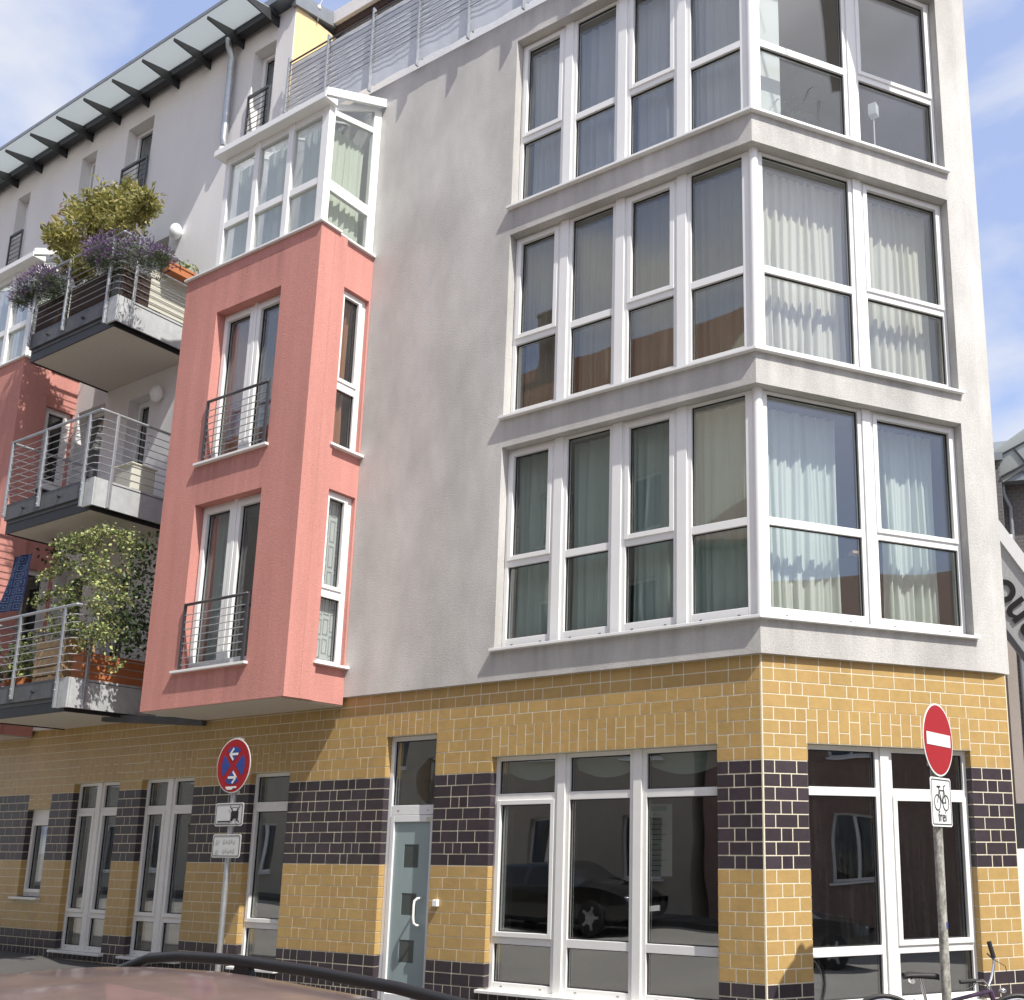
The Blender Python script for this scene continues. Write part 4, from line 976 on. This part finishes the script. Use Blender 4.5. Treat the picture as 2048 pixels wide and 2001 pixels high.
for (cz, s) in ((.125,-1),(-.130,1)):
    ar = MB(); stroke(ar,[(-s*.065,cz),(s*.05,cz)],.026,-.0062); stroke(ar,[(s*.012,cz+.058),(s*.070,cz),(s*.012,cz-.058)],.024,-.0064); ar.build('arrow','sign_white',S1)
st_ = MB(); st_.box(-.10,.09,-.0060,-.0042,-.247,-.228); st_.box(-.08,.02,-.0062,-.0044,-.262,-.247); st_.build('sticker','sign_white',S1,label='torn white sticker')
for z in (.29,-.29,.0): MB().box(-.05,.05,.005,.07,z-.015,z+.015).build('clamp','galv',S1)
for o in S1.children:
    if not o.name.startswith('pole'): o.location.z += H
def put_plate(parent, cz, w_, h_, m='sign_white_dim'):
    p = flat(MB(),plate(w_,h_,.03,0,cz),.004).build('plate',m,parent)
    fr = MB(); o_ = plate(w_-.03,h_-.03,.022,-.0022,cz); i_ = plate(w_-.046,h_-.046,.016,-.0022,cz); n = len(o_)
    fr.add(o_+i_,[(i,(i+1)%n,n+(i+1)%n,n+i) for i in range(n)]); fr.build('border','black',p); return p
p = put_plate(S1, H-.53, .50, .25)
g = MB(); cz = H-.53
stroke(g,[(-.19,cz-.075),(.01,cz-.075)],.014,-.004); g.build('pictogram','black',p)
g = MB(); g.box(.04,.17,-.004,-.0028,cz-.045,cz+.03); g.box(.055,.155,-.004,-.0028,cz+.03,cz+.075); g.box(.05,.075,-.004,-.0028,cz-.07,cz-.045); g.box(.135,.16,-.004,-.0028,cz-.07,cz-.045); g.build('pictogram','black',p)
MB().box(.065,.145,-.0056,-.0044,cz+.037,cz+.068).build('pictogram','sign_white_dim',p)
g = MB(); stroke(g,[(.02,cz-.085),(.19,cz+.085)],.012,-.0074); stroke(g,[(.02,cz+.085),(.19,cz-.085)],.012,-.0072); g.build('cross','black',p)
p2 = put_plate(S1, H-.865, .50, .25)
for i,z in enumerate((H-.815, H-.915)):
    text_obj('ab', .075, 'sign_worn', p2, (-.15,-.004,z)); sm = MB()
    for q in range(5): sm.box(-.05+q*.045,-.05+q*.045+.028,-.0036,-.0024,z-.018+.01*((q*3)%2),z+.022-.008*((q*5+i)%3))
    sm.build('worn_print','sign_worn',p2)
# --- no-entry sign with bicycle plate
nx, ny = 1.661, -.078; S2 = empty('no_entry_sign', (nx,ny,gz(nx)), R_(90-7), label='red no entry sign with white bar above a bicycle plate on a weathered pole', cat='sign')
H = 2.58-gz(nx)
MB().tube([(0,.045,-.02),(0,.045,H+.27)],.038,18).build('pole','pole_old',S2,smooth='auto')
MB().box(-.012,.016,.0055,.0085,1.19,1.24).build('sticker','sign_blue',S2)
d0 = flat(MB(),disc(.305,.0),.004).build('disc','sign_white',S2,(0,0,H)); flat(MB(),disc(.290,-.002),.0015).build('red_field','sign_red',S2,(0,0,H))
MB().box(-.245,.245,-.0055,-.0042,-.052,.052).build('bar','sign_white',S2,(0,0,H))
p = put_plate(S2, H-.515, .42, .40, 'sign_white'); cz = H-.47
g = MB(); ring(g,-.085,cz-.05,.062,.0085,-.004); ring(g,.085,cz-.05,.062,.0085,-.004)
stroke(g,[(-.085,cz-.05),(-.045,cz+.05),(.055,cz+.05),(.005,cz-.05),(-.045,cz+.05)],.008,-.0041); stroke(g,[(.005,cz-.05),(.085,cz-.05),(.055,cz+.05),(.050,cz+.085),(.085,cz+.095)],.008,-.0042); stroke(g,[(-.045,cz+.05),(-.052,cz+.075)],.008,-.0043); stroke(g,[(-.085,cz+.08),(-.02,cz+.08)],.012,-.0044)
g.build('pictogram','black',p); text_obj('frei',.125,'black',p,(0,-.004,H-.635))
for z in (.2,-.2): MB().box(-.05,.05,.005,.09,z-.015,z+.015).build('clamp','galv',S2,(0,0,H))

# ================================================================== BICYCLE at the pole
bd = Vector((.855,.52,0)).normalized(); bx = 1.47; by = -.09
BK = empty('bicycle', (bx,by,gz(bx)), math.atan2(bd.y,bd.x), label='dark purple bicycle with black saddle leaning at the no entry pole', cat='bicycle')
BK.rotation_euler.x = R_(1.5)
def T(pts, r, m, nm, par=BK, n=10): return MB().tube(pts, r, n).build(nm, m, par, smooth='auto')
sad = .80; bb = (.10,0,.28); rear = (-.36,0,.34); fr_ = (.72,0,.34); hd0 = (.50,0,.70); hd1 = (.535,0,.58)
T([bb,(-.02,0,.62)],.016,'bike_paint','seat_tube'); T([(-.02,0,.62),(-.06,0,sad+.01)],.013,'chrome','seat_post')
T([bb,hd1],.018,'bike_paint','down_tube'); T([(-.01,0,.58),hd0],.016,'bike_paint','top_tube'); T([hd0,hd1],.02,'bike_paint','head_tube')
for s in (-1,1):
    T([bb,(rear[0],s*.05,rear[2])],.009,'bike_paint','chain_stay'); T([(-.015,0,.60),(rear[0],s*.05,rear[2])],.008,'bike_paint','seat_stay'); T([hd1,(.56,s*.05,.52),(fr_[0],s*.05,fr_[2])],.010,'bike_paint','fork')
for c in (rear, fr_):
    tor = [(c[0]+.325*math.cos(2*math.pi*i/36),0,c[2]+.325*math.sin(2*math.pi*i/36)) for i in range(37)]
    wl = MB().tube(tor,.018,10,False).build('wheel','rubber',BK,smooth=True); MB().tube([(c[0]+.30*math.cos(2*math.pi*i/36),0,c[2]+.30*math.sin(2*math.pi*i/36)) for i in range(37)],.009,6,False).build('rim','chrome',wl)
    sp = MB()
    for i in range(18): a = 2*math.pi*i/18; sp.tube([(c[0],.02*(-1)**i,c[2]),(c[0]+.3*math.cos(a),0,c[2]+.3*math.sin(a))],.0016,4)
    sp.build('spoke','chrome',wl); MB().tube([(c[0],-.05,c[2]),(c[0],.05,c[2])],.022,10).build('hub','chrome',wl)
# saddle: padded wedge
sv = []; prof = [(-.14,.075,.02),(-.10,.085,.035),(-.02,.06,.03),(.06,.03,.02),(.13,.018,.012),(.15,.006,.0)]
for (x,w_,h) in prof:
    for a in range(12): t = 2*math.pi*a/12; sv.append((x-.055, w_*math.cos(t), sad+.01+h*.6+(.03*math.sin(t) if math.sin(t) < 0 else .018*math.sin(t))))
mb = MB(); mb.add(sv,[(i*12+a,(i+1)*12+a,(i+1)*12+(a+1)%12,i*12+(a+1)%12) for i in range(5) for a in range(12)]+[tuple(range(12))[::-1],tuple(range(60,72))]); mb.build('saddle','rubber',BK,smooth=True)
MB().tube([(-.13,-.04,sad-.02),(-.13,.04,sad-.02)],.02,8).build('saddle_spring','chrome',BK)
# handlebar turned: one grip forward-left low, the other up and away
T([hd0,(.49,0,.74)],.013,'chrome','stem')
T([(.49,0,.74),(.44,-.03,.785),(.36,-.07,.79)],.011,'chrome','handlebar'); T([(.36,-.07,.79),(.23,-.10,.785)],.017,'rubber','grip')
T([(.49,0,.74),(.525,.03,.79),(.57,.09,.89),(.575,.10,.94)],.011,'chrome','handlebar'); T([(.575,.10,.94),(.545,.11,1.07)],.019,'rubber','grip')
T([(.38,-.06,.78),(.32,-.12,.75),(.24,-.14,.72)],.005,'steel_dark','brake_lever'); T([(.57,.09,.93),(.51,.06,.98)],.006,'steel_dark','brake_lever')
T([(.57,.09,.93),(.66,.08,.88),(.68,.05,.70),(.60,0,.55)],.003,'rubber','cable'); T([(.38,-.06,.79),(.44,-.1,.64),(.52,-.02,.58)],.003,'rubber','cable')
MB().sphere((.60,0,.70),.024,12,8,(1.3,1,1)).build('front_lamp','chrome',BK,smooth=True)
T([bb,(.10,-.09,.28)],.01,'chrome','crank'); T([(.10,-.09,.28),(.12,-.09,.12)],.010,'chrome','crank'); MB().box(.08,.16,-.16,-.09,.10,.125).build('pedal','rubber',BK)

# ================================================================== CARS
def car(name, loc, rz, body_m, lab, L=4.55, W=1.80, Hh=1.47, rails=False, group='parked cars'):
    """estate car from lofted sections; x forward"""
    E_ = empty(name, loc, rz, lab, 'car', group)
    #       x,    zb,  zbelt, ztop, half w, half roof w
    S = [(-2.27,.42,.70,.78,.72,.60),(-2.20,.25,.90,1.00,.82,.62),(-2.0,.22,.95,1.26,.88,.60),(-1.6,.20,.95,1.40,.90,.60),(-1.0,.20,.94,1.45,.90,.60),(-.3,.20,.93,1.465,.90,.60),(.25,.20,.92,1.44,.90,.59),(.60,.20,.91,1.34,.90,.58),(.95,.20,.90,1.12,.90,.62),(1.25,.20,.88,.985,.89,.68),(1.7,.21,.82,.92,.87,.66),(2.05,.24,.70,.82,.80,.60),(2.24,.32,.58,.66,.68,.50),(2.28,.42,.52,.56,.60,.44)]
    S = np.array(S); S[:,0] *= L/4.55; S[:,3] *= Hh/1.47; S[:,4:] *= W/1.80
    xs = np.linspace(S[0,0], S[-1,0], 72)
    def sm(c):
        y = np.interp(xs, S[:,0], S[:,c]); k = np.array([1,2,3,2,1])/9.; yp = np.pad(y, 2, 'edge'); return np.convolve(yp, k, 'valid')
    zb, zl, zt, hw, rw = [sm(c) for c in range(1,6)]
    prof = 15; V = []
    for i, x in enumerate(xs):
        pts = [(0,zb[i]),(hw[i]*.86,zb[i]),(hw[i]*.97,zb[i]+.10),(hw[i],zb[i]+.28),(hw[i]*.995,(zb[i]+zl[i])/2+.12),(hw[i]*.97,zl[i])]
        up = [(hw[i]*.97+(rw[i]-hw[i]*.97)*t, zl[i]+(zt[i]-.035-zl[i])*t) for t in (.08,.35,.65,.92)]
        tp_ = [(rw[i]*.96,zt[i]-.018),(rw[i]*.82,zt[i]),(rw[i]*.55,zt[i]+.016),(rw[i]*.25,zt[i]+.024),(0,zt[i]+.026)]
        V.append(pts+up+tp_)
    n = len(V[0]); body = MB(); vs = []
    for i, x in enumerate(xs):
        for s in (1,-1):
            for (y,z) in V[i]: vs.append((x, s*y, z))
    def idx(i,s,j): return i*2*n+(0 if s == 1 else n)+j
    bf = []; gf = []; A_, B_ = -1.95*L/4.55, .92*L/4.55
    for i in range(len(xs)-1):
        xm = (xs[i]+xs[i+1])/2
        for s in (1,-1):
            for j in range(n-1):
                f_ = (idx(i,s,j),idx(i+1,s,j),idx(i+1,s,j+1),idx(i,s,j+1)); f_ = f_ if s == -1 else f_[::-1]
                side = 6 <= j <= 8 and A_+.15 < xm < .55 and abs(xm-(-.35)) > .05 and abs(xm+1.35) > .05
                ws = j >= 9 and (.36 < xm < 1.13) or (j >= 9 and -2.2 < xm < -1.82)
                (gf if side or ws else bf).append(f_)
    bf += [tuple(idx(0,1,j) for j in range(n))+tuple(idx(0,-1,j) for j in range(n-2,0,-1)), (tuple(idx(len(xs)-1,1,j) for j in range(n))+tuple(idx(len(xs)-1,-1,j) for j in range(n-2,0,-1)))[::-1]]
    body.add(vs, bf); o = body.build('body', body_m, E_, smooth='auto')
    gm = MB(); gm.add(vs, gf); gm.build('window_glass', 'black', E_, smooth=True)
    for sx_ in (-1.38,1.36):
        for s in (-1,1):
            c = (sx_*L/4.55, s*(W/2-.10), .32)
            ty = MB().tube([(c[0],c[1]-.11,c[2]),(c[0],c[1]-.09,c[2]),(c[0],c[1]+.09,c[2]),(c[0],c[1]+.11,c[2])],[.29,.32,.32,.29],28).build('wheel','tyre',E_,smooth='auto')
            rm = MB(); rm.tube([(c[0],c[1]+s*.10,c[2]),(c[0],c[1]+s*.118,c[2])],[.20,.05],20)
            for q in range(5): a = 2*math.pi*q/5; rm.bar((c[0],c[1]+s*.118,c[2]),(c[0]+.21*math.cos(a),c[1]+s*.112,c[2]+.21*math.sin(a)),.05,.012,(0,1,0))
            rm.build('rim','galv',ty)
    for s in (-1,1):
        MB().sphere((2.06*L/4.55,s*.60*W/1.8,.66),.11,14,8,(1.0,1.3,.55)).build('headlight','chrome',E_,smooth=True)
        MB().sphere((-2.17*L/4.55,s*.66*W/1.8,.80),.10,14,8,(.6,1.0,1.3)).build('tail_light','sign_red',E_,smooth=True)
        mi = MB().sphere((.62,s*(W/2+.08),.97),.11,12,8,(.6,.9,.7)); mi.build('door_mirror',body_m,E_,smooth=True)
    MB().box(2.27*L/4.55,2.285*L/4.55,-.26,.26,.38,.49).build('number_plate','sign_white',E_)
    if rails:
        for s in (-1,1):
            yy = s*.575*W/1.8; zz0 = lambda x: float(np.interp(x, xs, zt))
            xa, xb = -1.75, .42
            path = [(xb+.12,yy,zz0(xb+.12)-.02),(xb+.06,yy,zz0(xb)+.005),(xb,yy,zz0(xb)+.024)]+[(xb+(xa-xb)*t,yy,zz0(xb+(xa-xb)*t)+.032) for t in (.06,.15,.3,.5,.7,.85,.94)]+[(xa,yy,zz0(xa)+.024),(xa-.06,yy,zz0(xa)+.005),(xa-.12,yy,zz0(xa-.1)-.03)]
            R0 = MB().tube(path,.021,12).build('roof_rail','black',E_,smooth='auto')
            for x in (xb-.02, -.30, xa+.05): MB().extr([(x-.055,yy-.012,zz0(x)-.03),(x+.055,yy-.012,zz0(x)-.03),(x+.035,yy-.012,zz0(x)+.03),(x-.035,yy-.012,zz0(x)+.03)],(0,.024,0)).build('rail_foot','black',R0)
    return E_
car('parked_car', (.29,-6.40,gz(.29)-.12), R_(180), 'car_brown', 'brown parked car with black roof rails in the foreground', Hh=1.497, rails=True).rotation_euler.y = R_(-1.6)
car('parked_car', (-9.6,-9.5,gz(-9.6)-.12), 0, 'car_black', 'black parked car seen as a reflection in the shop windows', W=1.78, Hh=1.45)
car('parked_car', (9.0,-1.6,gz(9)-.12), R_(60), 'car_black', 'dark car parked along the side street, reflected in the right shop window', W=1.78, Hh=1.45)

# ================================================================== HOUSES ACROSS THE STREET (seen as reflections)
def house(name, loc, rz, w_, d_, eave, ridge, wm, lab, cols, rows, chim=True, fh=3.0):
    """front looks to local +y"""
    E_ = empty(name, loc, rz, lab, 'building', 'houses across the street'); holes = []
    pitch = w_/cols
    for r in range(rows):
        for c in range(cols):
            u = c*pitch+pitch/2; holes.append((u-.55,u+.55,.9+r*fh,2.45+r*fh))
    wl = wall(0, w_, -1, eave, holes, 0, .3); wl.v = [(w_-v[0],-v[1],v[2]) for v in wl.v]; Wl = wl.build('wall', wm, E_)
    bx_ = MB(); bx_.box(0,w_,-d_,-.31,-1,eave-.01); bx_.build('body', wm, E_)
    for h in holes:
        a, b = w_-h[1], w_-h[0]; f_ = MB()
        f_.box(a,a+.07,-.2,-.12,h[2],h[3]); f_.box(b-.07,b,-.2,-.12,h[2],h[3]); f_.box(a+.07,b-.07,-.2,-.12,h[2],h[2]+.07); f_.box(a+.07,b-.07,-.2,-.12,h[3]-.07,h[3]); f_.box((a+b)/2-.04,(a+b)/2+.04,-.2,-.12,h[2]+.07,h[3]-.07)
        WN = f_.build('window','pvc',E_); MB().box(a+.07,b-.07,-.17,-.15,h[2]+.07,h[3]-.07).build('pane','glass_dark',WN); MB().box(a-.06,b+.06,-.1,.06,h[2]-.06,h[2]-.005).build('sill','pvc',WN)
    for s in (1,-1):
        rf = MB(); y0 = .35 if s == 1 else -d_-.35; ym = -d_/2
        rf.extr([(-.3,y0,eave-.05),(-.3,ym,ridge),(-.3,ym,ridge+.12),(-.3,y0,eave+.07)],(w_+.6,0,0)); RF = rf.build('roof','roof_tile',E_)
    for x in (0.01,w_-.01): MB().extr([(x-.005,-.01,eave-.02),(x-.005,-d_+.01,eave-.02),(x-.005,-d_/2,ridge-.05)],(.01,0,0)).build('gable',wm,E_)
    if chim:
        for cx_ in (w_*.3,w_*.72):
            ch = MB(); ch.box(cx_-.4,cx_+.4,-d_/2-.3+1.2,-d_/2+.3+1.2,ridge-2.2,ridge+1.0); ch.box(cx_-.46,cx_+.46,-d_/2-.36+1.2,-d_/2+.36+1.2,ridge+1.0,ridge+1.15); ch.build('chimney','house_brick',E_)
    return E_
house('town_house',(-34,-12.4,0),0,26,9,13.2,18.2,'house_cream','cream rendered town house across the street with tiled roof',9,4)
house('town_house',(-7.6,-12.4,0),0,14,9,9.0,12.2,'house_brick','brown brick house across the street beside the cream one',5,2)
house('town_house',(15.5,-10,0),R_(90),24,9,6.2,9.6,'house_brick','brick house across the side street',6,2)

# ================================================================== BEHIND THE RIGHT END: neighbour pier, far house, slanted banner
def pxbox(name, m, px0, px1, py0, py1, d, th, parent=None, **kw):
    """box whose front spans a pixel rectangle at camera depth d (upright, facing the camera side)"""
    a = at_d(px0,(py0+py1)/2,d); b = at_d(px1,(py0+py1)/2,d); z1 = at_d((px0+px1)/2,py0,d)[2]; z0 = at_d((px0+px1)/2,py1,d)[2]
    a = Vector(a); b = Vector(b); a.z = b.z = 0; dr = (b-a).normalized(); n = Vector((-dr.y,dr.x,0))*th
    mb = MB(); P = [a,b,b+n,a+n]; mb.prism([(p.x,p.y) for p in P], z0, z1); return mb.build(name, m, parent, **kw)
NP = empty('neighbour_house', tuple(Vector((E0.x-.6,E0.y+2.6,0))), label='narrow beige wall strips of the neighbouring house beside the yellow bricks', cat='building')
def ch(o, par): o.parent = par; o.matrix_parent_inverse = Matrix.Translation(-Vector(par.location)); return o
ch(pxbox('pier','beige_wall',2008,2018,1330,2001,11.6,.3),NP)
ch(pxbox('gap_shade','gasket',2014,2030,1180,1640,13.4,.05),NP); ch(pxbox('drain_pipe','steel_dark',2021,2027,1330,1700,13.0,.06),NP)  # black sheet stands in for the shade inside the gap
ch(pxbox('pier','beige_wall',2020,2041,1215,1640,12.6,.4),NP)
pxbox('shadow_box','steel_dark',2031,2062,1607,1697,12.3,.4,label='dark box for the shadow region above the white panel at the right edge',cat='shade box')  # shadow region built as a dark-coloured box
pxbox('gate_panel','pvc',2034,2066,1698,1990,11.9,.05,label='white gate panel at the lower right edge',cat='gate')
# far grey brick house
FD = 19.0
fa = Vector(at_d(1997,1300,FD)); fa.z = 0; dr = Vector((.97,.24,0)).normalized(); nn = Vector((-dr.y,dr.x,0))
FHs = empty('far_house', tuple(fa), math.atan2(dr.y,dr.x), label='grey brick house with glazed roof beyond the right end', cat='building')
zt_ = at_d(2010,893,FD)[2]; zg = at_d(2030,928,FD)[2]
MB().box(0,.27,.006,4,-1,zt_).build('gable_pier','grey_mortar',FHs)
MB().box(.27,7,.42,5,-1,zg).build('wall','grey_mortar',FHs)
bk = MB(); rr = random.Random(9)
def course(x0,x1,y,z0,z1,sx=.155,sz=.078):
    k_ = 0; z = z0
    while z < z1-.02:
        x = x0-(sx/2 if k_ % 2 else 0)
        while x < x1:
            a, b = max(x,x0)+.006, min(x+sx,x1)-.006
            if b > a+.02: bk.box(a,b,y-.006,y+.002,z+.005,min(z+sz,z1)-.005,rr.random())
            x += sx
        z += sz; k_ += 1
course(0,.27,.006,3,zt_); course(.27,1.6,.42,3,zg); bk.build('brick','grey_brick',FHs,kind='stuff')
MB().box(-.06,.32,-.06,1.2,zt_,zt_+.16).build('pier_cap','zinc',FHs)
MB().box(.14,7,.05,.30,zg-.10,zg+.02).build('gutter','zinc',FHs)
MB().tube([(.30,.2,zg-.1),(.30,.2,zg-.3),(.42,.34,zg-.55),(.42,.34,zg-.8),(.42,.34,0)],.045,12).build('downpipe','zinc',FHs,smooth='auto')
rt = MB(); rt.extr([(.26,.1,zg+.02),(.26,2.6,zg+1.7),(.26,2.6,zg+1.78),(.26,.1,zg+.10)],(6.5,0,0)); rt.build('roof','zinc',FHs)
tl_ = MB()
for i in range(14): tl_.tube([(.3+i*.22,.06,zg+.10),(.3+i*.22,.5,zg+.40)],.06,8)
tl_.build('roof_tile','zinc',FHs)
gz_ = MB(); gz_.extr([(.02,.0,zt_+.14),(1.9,.0,zt_+1.35),(1.9,.0,zt_+.5),(.3,.0,zt_-.45)],(0,.05,0)); gz_.build('glazed_roof','eave_sheet',FHs)
mb = MB(); mb.bar((.27,-.02,zt_+.10),(2.2,-.02,zt_+1.0),.03,.035); mb.bar((.27,-.02,zt_-.35),(2.2,-.02,zt_+.55),.03,.035); mb.bar((.55,-.02,zt_+.2),(.75,-.02,zt_-.12),.03,.03); mb.build('glazing_bar','steel_dark',FHs)
bw = pxbox('window','pvc',2012,2026,1068,1102,18.6,.1); ch2 = bw; bw.parent = FHs; bw.matrix_parent_inverse = (Matrix.Translation(fa) @ Matrix.Rotation(math.atan2(dr.y,dr.x),4,'Z')).inverted()
bk2 = empty('rear_house', tuple(at_d(1996,1300,24)*np.array([1,1,0])), label='dark house with red roof tiles in the gap beside the grey plaster edge', cat='building')
ch(pxbox('wall','brown_mat',1990,2012,985,1500,24,.5),bk2); q0 = Vector(at_d(1990,990,23.8)); tl2 = MB()
for i in range(5): a = Vector(at_d(1988,988-i*9,23.9)); b = Vector(at_d(2004,986-i*9,23.9)); tl2.tube([a,b],.05,8)
ch(tl2.build('roof_tile','roof_tile'),bk2)
# slanted banner with lettering
BD = 11.9
c0 = Vector(at_d(2002,1078,BD)); c1 = Vector(at_d(2068,1166,BD)); e0 = Vector(at_d(2010,1196,BD))
BN = empty('banner', tuple(c0), label='slanted pale banner with black lettering reading out behind the building edge', cat='banner')
ax = (c1-c0).normalized(); fw = Vector(_F); fw = (fw-ax*fw.dot(ax)).normalized(); up = fw.cross(ax)*-1
up = up if up.z > 0 else -up
mt = Matrix((ax, -fw, up)).transposed()       # local x along the text, -y... front towards the viewer
def bl_(pts, th, name, m):
    mb = MB(); P = [c0+ax*x+up*z+fw*y for x,y,z in pts]; mb.extr([p-c0 for p in P], tuple(fw*th)); return mb.build(name, m, BN)
bl_([(-.3,0,-.02),(1.6,0,-.02),(1.6,0,.115),(-.3,0,.115)],.12,'cassette','pvc')
bl_([(-.3,.03,-.60),(1.6,.03,-.60),(1.6,.03,-.021),(-.3,.03,-.021)],.02,'cloth','sign_worn')
me = text_mesh('outo', .54, 'lettering'); lo = link('lettering', me, 'black', BN)
M3 = Matrix((ax, up, -fw)).transposed().to_4x4(); ctr = ax*.90+up*-.30+fw*.015
lo.matrix_local = Matrix.Translation(ctr) @ M3
bl_([(.05,-.02,-.66),(1.6,-.02,-.66),(1.6,-.02,-.60),(.05,-.02,-.60)],.06,'front_bar','rail_dark')
